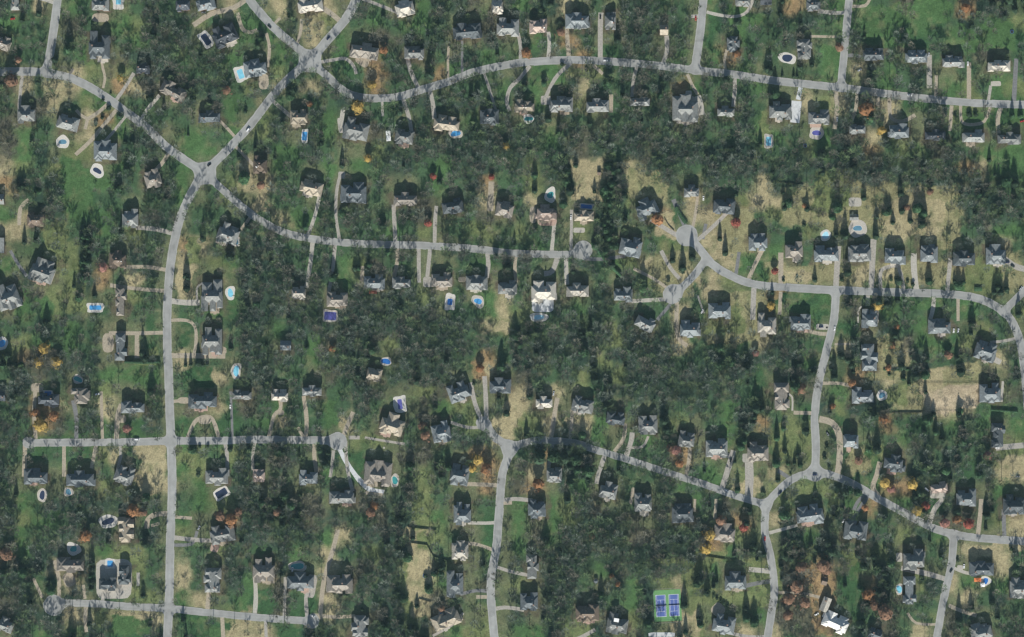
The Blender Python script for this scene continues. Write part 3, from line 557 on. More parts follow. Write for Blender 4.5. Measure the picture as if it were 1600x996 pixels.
# kerb along the outline, dropped where a driveway meets it
kv = []; kf = []
gyy, gxx = np.gradient(sd, ST)
def out_n(p):
    i = min(max(int((p[0] + 590) / ST), 0), len(gx) - 1); j = min(max(int((p[1] + 375) / ST), 0), len(gy) - 1)
    v = Vector((gxx[j, i], gyy[j, i])); return v.normalized() if v.length > 1e-6 else Vector((1, 0))
ends = np.array([p for _, _, pts in DRV for p in (pts[0], pts[-1])])
for a, c in rsegs:
    pa, pc = rv[a], rv[c]
    mx_, my_ = (pa[0] + pc[0]) / 2 / S + 800, 498 - (pa[1] + pc[1]) / 2 / S
    if np.min(np.hypot(ends[:, 0] - mx_, ends[:, 1] - my_)) < 7: continue
    na, nc = out_n(pa), out_n(pc); o = len(kv); W_ = .42
    kv += [(pa[0], pa[1], .06), (pc[0], pc[1], .06), (pa[0], pa[1], .17), (pc[0], pc[1], .17),
           (pa[0] + na.x * W_, pa[1] + na.y * W_, .17), (pc[0] + nc.x * W_, pc[1] + nc.y * W_, .17), (pa[0] + na.x * W_, pa[1] + na.y * W_, -.02), (pc[0] + nc.x * W_, pc[1] + nc.y * W_, -.02)]
    kf += [(o, o + 1, o + 3, o + 2), (o + 2, o + 3, o + 5, o + 4), (o + 4, o + 5, o + 7, o + 6)]
me = bpy.data.meshes.new('kerb'); me.from_pydata(kv, [], kf); me.materials.append(M['kerb']); me.update(); link('kerb', me, kind='structure')

for h in HL:
    hx, hy = h[0], h[1]
    if min(float(segdist(np.array([hx]), np.array([hy]), p)[0]) for _, _, p in DRV) < max(h[2], h[3]) * .62 + 6: continue
    if hx < 14 or hx > 1586: continue
    d, nm, qx, qy = near_road(hx, hy)
    if not 22 < d < 95: continue
    dx, dy = (qx - hx) / d, (qy - hy) / d; sx = R.choice([-1, 1]) * h[2] * .42 * (abs(dy) > abs(dx)); sy = R.choice([-1, 1]) * h[3] * .4 * (abs(dy) <= abs(dx))
    a = (hx + sx + dx * 8, hy + sy + dy * 8); e = (qx + sx * .7, qy + sy * .7); m_ = ((a[0] + e[0]) / 2 + R.uniform(-4, 4), (a[1] + e[1]) / 2 + R.uniform(-4, 4))
    if any(abs(q[0] - m_[0]) < q[2] * .6 and abs(q[1] - m_[1]) < q[3] * .6 for q in HL if q is not h): continue
    DRV.append((R.choice('ttxxxac'), R.uniform(4.5, 7), smooth([e, m_, a])))
DM = dict(t=M['gravel'], c=M['concrete'], a=M['asphaltdrive'], x=M['aggregate'], w=mat('drive_bright', (.52, .53, .53), .85, .2, .4), sand=M['sand'], pk=mat('paving_pink', (.40, .29, .235), .9, .25, .6))
LEVELS = []
for k, (mk, wd, pts) in enumerate(DRV):
    bb = (min(p[0] for p in pts) - wd, max(p[0] for p in pts) + wd, min(p[1] for p in pts) - wd, max(p[1] for p in pts) + wd)
    lev_used = {l for b_, l in LEVELS if b_[0] < bb[1] and bb[0] < b_[1] and b_[2] < bb[3] and bb[2] < b_[3]}
    lv = min(q for q in range(40) if q not in lev_used); LEVELS.append((bb, lv))      # overlapping drives lie on different levels
    z = .012 + .005 * lv; hw = wd / 2 * S; L = []
    for q in range(len(pts)):
        a = Vector(pts[max(q - 1, 0)]); c = Vector(pts[min(q + 1, len(pts) - 1)]); d = (c - a).normalized(); nrm = Vector((-d.y, d.x))
        f = 1.0 + R.uniform(-.07, .07)
        L.append((nrm, f))
    vs_ = []
    for (x, y), (nrm, f) in zip(pts, L):
        p = P(x, y); vs_ += [(p.x + nrm.x * hw * f, p.y - nrm.y * hw * f, z), (p.x - nrm.x * hw * f, p.y + nrm.y * hw * f, z)]
    me = bpy.data.meshes.new('driveway'); me.from_pydata(vs_, [], [(2 * q, 2 * q + 1, 2 * q + 3, 2 * q + 2) for q in range(len(pts) - 1)]); me.materials.append(DM[mk]); me.update()
    link('driveway', me, kind='structure')
for k, (x, y, ww, hh, ro, mk) in enumerate(PADL):
    mb = MB(); nseg = 28; p = P(x, y); ca_, sa_ = math.cos(math.radians(ro)), math.sin(math.radians(ro)); ring = []
    for q in range(nseg):
        th = 2 * math.pi * q / nseg; cx_, sx_ = math.cos(th), math.sin(th); e = 6 if mk != 't' else 3.2
        r_ = 1 / (abs(cx_) ** e + abs(sx_) ** e) ** (1 / e) * (1 + R.uniform(-.02, .02))
        u, v = cx_ * r_ * ww / 2 * S, sx_ * r_ * hh / 2 * S; ring.append((p.x + u * ca_ - v * sa_, p.y + u * sa_ + v * ca_))
    mb.add([(a, c, .056) for a, c in ring] + [(a, c, -.05) for a, c in ring], [tuple(range(nseg))] + [(q, q + nseg, (q + 1) % nseg + nseg, (q + 1) % nseg) for q in range(nseg)])
    link('paddock' if mk == 'sand' else 'pavement', mb.mesh('pavement', DM[mk]), kind='structure')

# ------------------------------------------------------------------ labels: each house is named by its place along its street
ORD = 'first second third fourth fifth sixth seventh eighth ninth tenth eleventh twelfth thirteenth fourteenth fifteenth sixteenth seventeenth eighteenth nineteenth twentieth'.split()
ORD += ['twenty-' + o for o in ORD[:9]]
NS = {'west avenue', 'south bend', 'tennis lane', 'corner lane', 'link road', 'upper-middle lane', 'upper-east lane', 'top-left lane'}
hk = []
for h in HL:
    d, nm, qx, qy = near_road(h[0], h[1])
    side = ('east' if h[0] > qx else 'west') if nm in NS else ('north' if h[1] < qy else 'south')
    hk.append((nm, side, (h[1] if nm in NS else h[0])))
HANDLE = []
for i, (nm, side, s_) in enumerate(hk):
    pos = sum(1 for j, (n2, s2, t2) in enumerate(hk) if n2 == nm and s2 == side and (t2, j) < (s_, i))
    HANDLE.append((ORD[pos], 'north' if nm in NS else 'west', side, nm))
def hname(i):
    o, e, sd_, nm = HANDLE[i]; return f'{o} house from {e}, {sd_} side of {nm}'
def direction(dx, dy):
    """compass word for an offset in photo pixels"""
    a = (math.degrees(math.atan2(-dy, dx)) + 360) % 360
    return ['east', 'northeast', 'north', 'northwest', 'west', 'southwest', 'south', 'southeast'][int((a + 22.5) // 45) % 8]
HXY = np.array([(h[0], h[1]) for h in HL])
def by_house(x, y):
    d = np.hypot(HXY[:, 0] - x, HXY[:, 1] - y); i = int(np.argmin(d)); return i, direction(x - HXY[i, 0], y - HXY[i, 1]), d[i]

# ------------------------------------------------------------------ houses
def roof_prism(mb, axis, a0, a1, c, half, eave, tanp, hip0, hip1, ov=.45):
    """ridge along `axis` from a0 to a1 at cross position c: closed solid with hipped (1) or gabled (0) ends"""
    a0 -= ov; a1 += ov; h = half + ov; rid = eave + h * tanp; eb = eave - .28
    r0 = a0 + hip0 * h; r1 = a1 - hip1 * h
    if r0 > r1: r0 = r1 = (r0 + r1) / 2
    q = [(a0, -h, eb), (a1, -h, eb), (a1, h, eb), (a0, h, eb), (a0, -h, eave), (a1, -h, eave), (a1, h, eave), (a0, h, eave), (r0, 0, rid), (r1, 0, rid)]
    vs = [(u, c + v, z) if axis == 'x' else (c - v, u, z) for u, v, z in q]
    mb.add(vs, [(3, 2, 1, 0), (0, 1, 5, 4), (1, 2, 6, 5), (2, 3, 7, 6), (3, 0, 4, 7), (4, 5, 9, 8), (6, 7, 8, 9), (5, 6, 9), (7, 4, 8)])
    return rid
def wallbox(mb, axis, a0, a1, c, half, top):
    if axis == 'x': mb.box(a0, a1, c - half, c + half, -.05, top)
    else: mb.box(c - half, c + half, a0, a1, -.05, top)
def build_house(i):
    x, y, ww, dd, ro, col, fl = HL[i]
    r = random.Random(900 + i)
    W_, D_ = ww * S - .9, dd * S - .9
    root = bpy.data.objects.new('house', None); COL.objects.link(root); root.location = P(x, y); root.rotation_euler = (0, 0, math.radians(ro))
    rb, wb = MB(), MB()
    tp = r.uniform(.85, 1.1); ev = r.uniform(5.9, 7.2)
    small = ww < 19 and dd < 25
    ns = 'n' in fl
    A, B_ = ('y', 'x') if ns else ('x', 'y')
    L, C = (D_, W_) if ns else (W_, D_)
    if small:
        top = roof_prism(rb, A, -L / 2, L / 2, 0, C / 2, ev - 1.2, .7, 0, 0); wallbox(wb, A, -L / 2, L / 2, 0, C / 2, ev - 1.3)
        chx, dorm = L * .25, []
        mainc, mhalf = 0, C / 2; tp = .7; ev -= 1.2
    else:
        mhalf = min(max(C * r.uniform(.27, .34), 3.6), 6.2); mainc = r.uniform(-.10, -.02) * C if not ns else r.uniform(-.06, .06) * C
        cross = r.choice([-1, 1, 0, -1, 1, 2]) if ww * dd > 560 else 0
        m0, m1 = -L / 2 + r.uniform(.02, .16) * L * r.choice([0, 1]), L / 2 - r.uniform(.02, .16) * L * r.choice([0, 1])
        if cross: m0, m1 = -L / 2 + .03 * L, L / 2 - .03 * L
        hip = r.choice([1, 1, .9, 0.55])
        top = roof_prism(rb, A, m0, m1, mainc, mhalf, ev, tp, hip, hip)
        wallbox(wb, A, m0, m1, mainc, mhalf, ev - .1)
        sgn = 1 if A == 'x' else -1
        k = 0
        for side in (-1, 1):
            nw = (3 if L > 21 else 2) if side < 0 else r.choice([1, 2, 2])
            cuts = [(-.5 + (q + .5) / nw) * L * .92 + r.uniform(-.05, .05) * L for q in range(nw)]
            for q, pos in enumerate(cuts):
                if cross in (-1, 1) and pos * cross > L * .22: continue
                hwid = min(r.uniform(.11, .17) * L * (3 / nw) ** .5, mhalf * .92, L / 2 - abs(pos) - .05)
                if hwid < 1.6: continue
                reach = C / 2 * r.uniform(.62, 1.0) if q != (i % nw) else C / 2
                k += 1
                e2 = ev - .11 * k - (r.choice([0, .9, .9]) if side > 0 and not ns else 0); tq = tp * (r.choice([.8, .95]) if side > 0 and not ns else 1); hp = r.choice([1, 1, 0, .4])
                lo, hi = (mainc - .1, reach) if side > 0 else (-reach, mainc + .1)
                if hi - lo < hwid + 1: continue
                if B_ == 'y':
                    roof_prism(rb, 'y', lo, hi, pos, hwid, e2, tq, 0 if side > 0 else hp, hp if side > 0 else 0); wallbox(wb, 'y', lo, hi, pos, hwid, e2 - .1)
                else:
                    roof_prism(rb, 'x', lo, hi, pos, hwid, e2, tq, 0 if side > 0 else hp, hp if side > 0 else 0); wallbox(wb, 'x', lo, hi, pos, hwid, e2 - .1)
        for cs in ((-1, 1) if cross == 2 else (cross,) if cross else ()):
            hw = r.uniform(.15, .2) * L; pc = cs * (L / 2 - hw); lo, hi = -C / 2 * r.uniform(.75, 1), C / 2 * r.uniform(.45, .95); e2 = ev + r.choice([-.62, .17, .33]) - .05 * cs
            hw = min(hw, mhalf * 1.02)
            roof_prism(rb, B_, lo, hi, pc, hw, e2, tp, r.choice([1, .5, 1]), r.choice([1, .9])); wallbox(wb, B_, lo, hi, pc, hw, e2 - .1)
        if ww > 30 and dd > 24 and r.random() < .6:          # low garage or porch wing standing out of one corner
            gs = r.choice([-1, 1]); gy = r.choice([-1, -1, 1]) * C * r.uniform(.16, .28); gh = r.uniform(2.6, 3.6)
            lo, hi = (L * .18, L * .53) if gs > 0 else (-L * .53, -L * .18)
            roof_prism(rb, A, lo, hi, gy, gh, ev - 2.3, tp * .8, 1, 1); wallbox(wb, A, lo, hi, gy, gh, ev - 2.42)
        chx = r.uniform(-.3, .3) * L
    wall = link('wall', wb.mesh('wall', M['brick'] if r.random() < .65 else M['stone']), root)
    roof = link('roof', rb.mesh('roof', ROOF[col]), root)
    cb = MB(); cy = mainc + r.choice([-1, 1]) * mhalf * .35; cxx, cyy = (chx, cy) if A == 'x' else (cy, chx)
    cb.box(cxx - .65, cxx + .65, cyy - .5, cyy + .5, ev, top + .7); cb.box(cxx - .8, cxx + .8, cyy - .65, cyy + .65, top + .703, top + .95)
    link('chimney', cb.mesh('chimney', M['chimney']), roof)
    if not small and A == 'x':
        for q in range(r.choice([1, 2, 2, 3])):
            px_ = r.uniform(-.36, .36) * L; db = MB(); side = r.choice([-1, 1, 1]); hw = r.uniform(.8, 1.2); f = mhalf * .62
            zz = ev + (mhalf - f) * tp
            lo, hi = (mainc, mainc + side * f) if side > 0 else (mainc - f, mainc)
            db.box(px_ - hw, px_ + hw, lo, hi, zz, zz + .9)
            roof_prism(db, 'y', lo, hi, px_, hw, zz + 1.0, .85, 0, 0, .2)
            link('dormer', db.mesh('dormer', ROOF[col]), roof)
    if not small:
        for q in range(r.choice([1, 2, 3])):                  # pale vents and skylights standing off the slopes
            u, v = r.uniform(-.3, .3) * L, mainc - mhalf * r.uniform(.1, .6); sz = r.uniform(.35, .8); vb = MB(); zz = ev + (mhalf - abs(v - mainc)) * tp
            cx2, cy2 = (u, v) if A == 'x' else (v, u)
            vb.box(cx2 - sz, cx2 + sz, cy2 - sz * .6, cy2 + sz * .6, zz - .5, zz + .45); link('roof_vent', vb.mesh('roof_vent', M['white']), roof)
    if 'k' in fl:
        kb = MB(); kb.box(-4.5, 1.0, 2.2, 6.2, 10.8, 11.1); kb.box(-4.2, .7, 2.5, 5.9, 4.5, 10.8)
        link('flat_roof_deck', kb.mesh('flat_roof_deck', M['white']), root)
    if 'p' in fl:
        pb = MB(); u = r.uniform(.3, .6) * W_; v0 = -D_ / 2 - r.uniform(1.2, 3.2); px_ = r.uniform(-.2, .2) * W_
        pb.box(px_ - u / 2, px_ + u / 2, v0, -D_ * .2, -.05, .18); pb.box(px_ - u * .18, px_ + u * .18, v0 - 1.2, v0 - .004, -.05, .1)
        link('patio', pb.mesh('patio', r.choice([M['concrete'], M['deck'], DM['pk'], M['gravel']])), root)
    db = MB(); dx_ = r.uniform(-.2, .2) * W_
    fy = (mainc + mhalf) if A == 'x' else D_ / 2
    db.box(dx_ - .6, dx_ + .6, fy - .05, fy + .06, .0, 2.2); link('door', db.mesh('door', M['door']), root)
    o, e, sd_, nm = HANDLE[i]
    shape = 'small' if small else ('long' if (ns or ww > 1.5 * dd) else 'large' if ww * dd > 1300 else 'many-gabled')
    tag(root, f'{shape} {ROOFWORD[col]}-roofed house, {o} from {e} on the {sd_} side of the {nm}', 'house', 'houses along the streets')
for i in range(len(HL)): build_house(i)

# ------------------------------------------------------------------ pools
def blob(shape, ww, hh, q, r_=None):
    c, s_ = math.cos(q), math.sin(q)
    if shape == 'rect': e = 8
    elif shape == 'round': e = 2
    else: e = 2.3
    k = 1 / (abs(c) ** e + abs(s_) ** e) ** (1 / e)
    if shape == 'oval': k *= 1 + .09 * math.sin(2 * q + ww) + .05 * math.sin(3 * q + hh)
    return c * k * ww / 2 * S, s_ * k * hh / 2 * S
for k, (x, y, ww, hh, ro, sh, wat, dk, dw, dh) in enumerate(PL):
    root = bpy.data.objects.new('swimming_pool', None); COL.objects.link(root); root.location = P(x, y); root.rotation_euler = (0, 0, math.radians(ro))
    N = 32; th = [2 * math.pi * q / N for q in range(N)]
    dshape = 'rect' if sh == 'rect' else ('round' if abs(dw - dh) < 1 else 'oval')
    o_ = [blob(dshape, dw, dh, q) for q in th]; i1 = [blob(sh, ww, hh, q) for q in th]; i2 = [(a * (1 - .45 / math.hypot(a, c)), c * (1 - .45 / math.hypot(a, c))) for a, c in i1]
    o_ = [(a * (1 + .05 * math.sin(3 * q + k) + .04 * math.sin(5 * q + 2 * k)), c * (1 + .05 * math.sin(3 * q + k) + .04 * math.sin(5 * q + 2 * k))) for (a, c), q in zip(o_, th)]
    o_ = [a if math.hypot(*a) > math.hypot(*c) + .3 else (c[0] * 1.12, c[1] * 1.12) for a, c in zip(o_, i1)]
    mb = MB(); mb.add([(*a, .12) for a in o_] + [(*a, .12) for a in i1] + [(*a, -.05) for a in o_], [f for q in range(N) for f in ((q, (q + 1) % N, N + (q + 1) % N, N + q), (q, 2 * N + q, 2 * N + (q + 1) % N, (q + 1) % N))])
    link('deck', mb.mesh('deck', M['deckw'] if dk == 'w' else M['deck']), root)
    mb = MB(); mb.add([(*a, .16) for a in i1] + [(*a, .16) for a in i2] + [(*a, .05) for a in i2] + [(*a, .12) for a in i1],
                      [f for q in range(N) for f in ((q, (q + 1) % N, N + (q + 1) % N, N + q), (N + q, N + (q + 1) % N, 2 * N + (q + 1) % N, 2 * N + q), (3 * N + q, 3 * N + (q + 1) % N, (q + 1) % N, q))])
    link('coping', mb.mesh('coping', M['coping']), root)
    mb = MB(); mb.add([(*a, .10 if wat not in ('navy', 'violet') else .13) for a in i2], [tuple(range(N))])
    link('cover' if wat in ('navy', 'violet') else 'water_surface', mb.mesh('water', WATER[wat]), root)
    i, dr, _ = by_house(x, y)
    tag(root, f'{WATERWORD[wat]} {"rectangular" if sh == "rect" else "rounded"} pool {dr} of {hname(i)}', 'swimming pool', 'backyard pools')

used = {}
def uniq(mk, alts):
    """first label of the alternatives not yet given to another thing"""
    for a in alts:
        s_ = mk(a)
        if s_ not in used: used[s_] = 1; return s_
    return mk(alts[-1])
# ------------------------------------------------------------------ cars
def car_meshes(van):
    Lc, Wc = (5.6, 2.05) if van else (4.7, 1.85)
    prof = [(-.5, .35), (-.5, .80), (-.47, .95), (-.22, 1.0), (.28, .98), (.47, .86), (.5, .7), (.5, .35)] if not van else [(-.5, .4), (-.5, 1.1), (-.48, 1.25), (.3, 1.2), (.46, 1.05), (.5, .8), (.5, .4)]
    cab = [(-.40, .98), (-.30, 1.45), (.05, 1.48), (.24, 1.0)] if not van else [(-.49, 1.2), (-.47, 2.0), (.26, 2.02), (.38, 1.18)]
    def ext(p, wd, taper=None):
        mb = MB(); nP = len(p); vs = []
        for s_ in (-1, 1):
            for u, z in p:
                f = 1.0 if taper is None else (taper if z > 1.2 else 1.0)
                vs.append((u * Lc, s_ * wd / 2 * f, z))
        mb.add(vs, [tuple(range(nP))[::-1], tuple(range(nP, 2 * nP))] + [(q, (q + 1) % nP, nP + (q + 1) % nP, nP + q) for q in range(nP)]); return mb
    body = ext(prof, Wc); c_ = ext(cab, Wc * .93, .8)
    rf = MB(); zt = 1.46 if not van else 2.005; rf.box(-.31 * Lc if not van else -.46 * Lc, (.05 if not van else .25) * Lc, -Wc * .36, Wc * .36, zt, zt + .06)
    wh = MB(); wh.tube((0, -.11, 0), (0, .11, 0), .33, .33, 10)
    return Lc, Wc, body, c_, rf, wh
CM = {}
for k, (x, y, ro, col, van) in enumerate(CL):
    if van not in CM:
        Lc, Wc, body, c_, rf, wh = car_meshes(van); CM[van] = (Lc, Wc, {}, {}, c_.mesh('windows', M['glass']), wh.mesh('wheel', M['rubber']), body, rf)
    Lc, Wc, bm_, rm_, gl, wh, body, rf = CM[van]
    if col not in bm_: bm_[col] = body.mesh('body', CARM[col]); rm_[col] = rf.mesh('car_roof', CARM[col])
    onroad = float(road_sd(x, y)) < 0
    root = bpy.data.objects.new('van' if van else 'parked_car', None); COL.objects.link(root); root.location = P(x, y, .08 if onroad else .05); root.rotation_euler = (0, 0, ro)
    bo = link('body', bm_[col], root); link('car_roof', rm_[col], root); link('windshield', gl, root)
    for sx in (-.31, .31):
        for sy in (-1, 1): link('wheel', wh, root, (sx * Lc, sy * Wc * .46, .33))
    i, dr, _ = by_house(x, y)
    cw = dict(navy='dark blue').get(col, col)
    tag(root, uniq(lambda q: f'{q}{cw} {"van" if van else "car"} {dr} of {hname(i)}', ['', 'another ']), 'van' if van else 'car', 'parked vehicles')

# ------------------------------------------------------------------ tennis courts
root = bpy.data.objects.new('tennis_court', None); COL.objects.link(root); root.location = P(1043, 946.5); root.rotation_euler = (0, 0, math.radians(3))
HW, HH = 21.4 * S, 24.5 * S
mb = MB(); mb.box(-HW, HW, -HH, HH, -.05, .06); link('green_apron', mb.mesh('green_apron', M['tennisg']), root)
for sx in (-1, 1):
    cx = sx * 10.3 * S
    mb = MB(); mb.box(cx - 5.5, cx + 5.5, -11.9, 11.9, .0, .075); cs = link('blue_court', mb.mesh('blue_court', M['tennisb']), root)
    mb = MB(); z0, z1 = .05, .09
    def ln(x0, x1, y0, y1): mb.box(cx + x0, cx + x1, y0, y1, z0, z1)
    for s_ in (-1, 1):
        ln(-5.5, 5.5, s_ * 11.8 - .13, s_ * 11.8 + .13)
        ln(s_ * 5.4 - .11, s_ * 5.4 + .11, -11.6, 11.6)
        ln(s_ * 4.115 - .1, s_ * 4.115 + .1, -11.6, 11.6)
        ln(-4.0, 4.0, s_ * 6.4 - .1, s_ * 6.4 + .1)
    ln(-.1, .1, -6.25, 6.25)
    link('court_line', mb.mesh('court_line', M['line']), cs)
    nb = MB(); nb.box(cx - 6, cx + 6, -.02, .02, .12, .98); net = link('net', nb.mesh('net', M['tram']), root)
    tb = MB(); tb.box(cx - 6, cx + 6, -.05, .05, .985, 1.06); link('net_tape', tb.mesh('net_tape', M['line']), net)
    for s_ in (-1, 1):
        pb = MB(); pb.tube((cx + s_ * 6.1, 0, 0), (cx + s_ * 6.1, 0, 1.1), .06, .06, 6); link('net_post', pb.mesh('net_post', M['metal']), net)
tag(root, 'pair of blue tennis courts side by side on a green apron', 'tennis court')
def fence(name, pts, h, post_m, label, cat, mats, step=3.0, rails=2, closed=False, board=False):
    """posts with rails between them along points given in photo pixels"""
    q = [P(*p) for p in pts]
    root = bpy.data.objects.new(name, None); COL.objects.link(root); root.location = q[0]; o = q[0].copy()
    q = [p - o for p in q]
    if closed: q.append(q[0])
    pm = MB(); pm.box(-.07, .07, -.07, .07, -.05, h); pme = pm.mesh('post', mats); rb = []
    for a, c in zip(q, q[1:]):
        L = (c - a).length; n_ = max(1, round(L / step)); ang = math.atan2((c - a).y, (c - a).x)
        for k_ in range(n_): link('post', pme, root, a.lerp(c, k_ / n_), ang)
        if board:
            mb_ = MB(); mb_.box(.08, L - .08, -.03, .03, .1, h * .97); rb.append((mb_, a, ang))
        else:
            for r_ in range(rails):
                z = h * (r_ + 1) / rails - .1; mb_ = MB(); mb_.box(.08, L - .08, -.035, .035, z - .07, z + .05); rb.append((mb_, a, ang))
    for mb_, a, ang in rb: link('board' if board else 'rail', mb_.mesh('rail', mats), root, a, ang)
    if not closed: link('post', pme, root, q[-1])
    tag(root, label, cat, 'fences'); return root
fence('court_fence', [(1020.5, 921), (1065.5, 918.5), (1068, 972), (1022, 974)], 3.0, None, 'tall wire-and-post fence enclosing the two tennis courts', 'fence', M['metal'], 4.0, 3, True)
fence('paddock_fence', [(1441, 599), (1529, 599), (1529, 643), (1441, 643)], 1.5, None, 'rail fence around the bare sandy paddock', 'fence', M['wood'], 3.5, 3, True)
fence('board_fence', [(637, 824), (682, 829)], 1.9, None, 'upper dark board fence across the narrow strip of dry grass', 'fence', M['wood'], 2.8, 2, False, True)
fence('board_fence', [(637, 848), (667, 852), (677, 870), (702, 877)], 1.9, None, 'lower bent dark board fence across the strip of dry grass', 'fence', M['wood'], 2.8, 2, False, True)
fence('board_fence', [(1370, 645), (1440, 645)], 1.8, None, 'dark board fence behind the house west of the sandy paddock', 'fence', M['wood'], 2.8, 2, False, True)
fence('rail_fence', [(648, 968), (655, 936), (673, 941)], 1.6, None, 'dark fence at the south end of the dry grass strip', 'fence', M['wood'], 2.8, 2, False, True)
fence('board_fence', [(1038, 341), (1044, 352), (1053, 361)], 1.4, None, 'short curved fence on the tan lawn west of the eastern cul-de-sac', 'fence', M['wood'], 2.5, 2, False, True)
fence('board_fence', [(1100, 869), (1145, 876)], 1.8, None, 'dark board fence south of the yard with yellow trees', 'fence', M['wood'], 2.8, 2, False, True)
fence('board_fence', [(1205, 285), (1255, 289)], 1.8, None, 'dark board fence along the edge of the eastern wood', 'fence', M['wood'], 2.8, 2, False, True)

# ------------------------------------------------------------------ small yard things
def gazebo(x, y, r_, col, label, h=3.0):
    root = bpy.data.objects.new('gazebo', None); COL.objects.link(root); root.location = P(x, y); mb = MB(); n_ = 8
    ring = [(r_ * math.cos(2 * math.pi * q / n_), r_ * math.sin(2 * math.pi * q / n_)) for q in range(n_)]
    mb.add([(*p, h) for p in ring] + [(*p, h - .2) for p in ring] + [(0, 0, h + r_ * .6)], [(q, (q + 1) % n_, 2 * n_) for q in range(n_)] + [(n_ + q, n_ + (q + 1) % n_, (q + 1) % n_, q) for q in range(n_)] + [tuple(range(2 * n_ - 1, n_ - 1, -1))])
    link('roof', mb.mesh('roof', ROOF[col]), root)
    pb = MB(); pb.box(-.08, .08, -.08, .08, 0, h - .19); pm = pb.mesh('post', M['white'])
    for p in ring: link('post', pm, root, (p[0] * .88, p[1] * .88, 0))
    fb = MB(); fb.add([(*p, .15) for p in ring] + [(*p, -.05) for p in ring], [tuple(range(n_))] + [(q, n_ + q, n_ + (q + 1) % n_, (q + 1) % n_) for q in range(n_)]); link('floor_slab', fb.mesh('floor_slab', M['concrete']), root)
    tag(root, label, 'gazebo')
gazebo(931, 908, 2.6, 'slate', 'little octagonal gazebo standing alone in a narrow clearing in the southern wood')
def shed(x, y, ww, dd, ro, col, label):
    root = bpy.data.objects.new('garden_shed', None); COL.objects.link(root); root.location = P(x, y); root.rotation_euler = (0, 0, math.radians(ro))
    a, c = MB(), MB(); roof_prism(a, 'x', -ww * S / 2, ww * S / 2, 0, dd * S / 2, 2.5, .6, 0, 0, .25); wallbox(c, 'x', -ww * S / 2, ww * S / 2, 0, dd * S / 2, 2.4)
    link('roof', a.mesh('roof', ROOF[col]), root); link('wall', c.mesh('wall', M['stone']), root)
    d = MB(); d.box(-.5, .5, -dd * S / 2 - .06, -dd * S / 2 + .03, 0, 2); link('door', d.mesh('door', M['door']), root); tag(root, label, 'shed')
shed(1334, 340, 13, 9, 0, 'grey', 'small grey pool house just north of the round stone pool terrace')
shed(1288, 908, 8, 12, -15, 'brown', 'small dark brown shed among the rust-coloured trees')
shed(1430, 254, 5, 7, 0, 'dark', 'tiny dark shed in the open green meadow near the eastern edge')
shed(936, 270, 5, 8, 0, 'brown', 'tiny brown shed on the square tan lawn')
shed(1062, 172 + 20, 0.1, 0.1, 0, 'grey', 'x') if False else None
def trampoline(x, y, r_, label):
    root = bpy.data.objects.new('trampoline', None); COL.objects.link(root); root.location = P(x, y); n_ = 20
    ring = [(math.cos(2 * math.pi * q / n_), math.sin(2 * math.pi * q / n_)) for q in range(n_)]
    mb = MB(); mb.add([(a * r_ * .84, c * r_ * .84, .86) for a, c in ring], [tuple(range(n_))]); link('jumping_mat', mb.mesh('jumping_mat', M['tram']), root)
    mb = MB(); mb.add([(a * r_ * f, c * r_ * f, z) for f, z in ((.85, .88), (1, .88), (1, .8)) for a, c in ring], [(q, (q + 1) % n_, n_ + (q + 1) % n_, n_ + q) for q in range(n_)] + [(n_ + q, n_ + (q + 1) % n_, 2 * n_ + (q + 1) % n_, 2 * n_ + q) for q in range(n_)])
    link('pad_ring', mb.mesh('pad_ring', CARM['blue']), root)
    lb = MB(); lb.tube((0, 0, 0), (0, 0, .8), .04, .04, 5); lm = lb.mesh('leg', M['metal'])
    for q in range(0, n_, 4): link('leg', lm, root, (ring[q][0] * r_ * .95, ring[q][1] * r_ * .95, 0))
    tag(root, label, 'trampoline')
trampoline(664, 900, 2.4, 'round black trampoline on the strip of dry grass')
trampoline(1258, 228, 2.0, 'round trampoline on the lawn south of the violet pool')
trampoline(1581, 50, 2.0, 'round trampoline on the open lawn near the top corner')
# canopy and inflatable on the colourful terrace
def canopy(x, y, ww, dd, ro, m, label, h=2.6):
    root = bpy.data.objects.new('patio_canopy', None); COL.objects.link(root); root.location = P(x, y); root.rotation_euler = (0, 0, math.radians(ro))
    a, c = ww * S / 2, dd * S / 2; mb = MB(); mb.add([(-a, -c, h), (a, -c, h), (a, c, h), (-a, c, h), (0, 0, h + .8), (-a, -c, h - .25), (a, -c, h - .25), (a, c, h - .25), (-a, c, h - .25)],
        [(0, 1, 4), (1, 2, 4), (2, 3, 4), (3, 0, 4), (5, 6, 1, 0), (6, 7, 2, 1), (7, 8, 3, 2), (8, 5, 0, 3)]); link('canopy_top', mb.mesh('canopy_top', m), root)
    pb = MB(); pb.tube((0, 0, 0), (0, 0, h), .05, .05, 6); pm = pb.mesh('post', M['metal'])
    for sx in (-1, 1):
        for sy in (-1, 1): link('post', pm, root, (sx * (a - .1), sy * (c - .1), 0))
    tag(root, label, 'canopy', 'patio canopies')
canopy(1527, 906, 11, 6, 0, M['orangec'], 'bright orange canopy on the terrace beside the small deep blue pool')
canopy(1535, 914, 7, 6, 10, M['white'], 'white canopy just southeast of the orange canopy')
canopy(583, 457, 12, 5, 0, mat('canopy_terracotta', (.42, .14, .085), .8, .2, 1), 'terracotta red awning south of a blue-grey house below the middle street')
canopy(607, 213, 7, 16, 5, M['white'], 'white awning in a row of pale garden furniture west of a grey house')

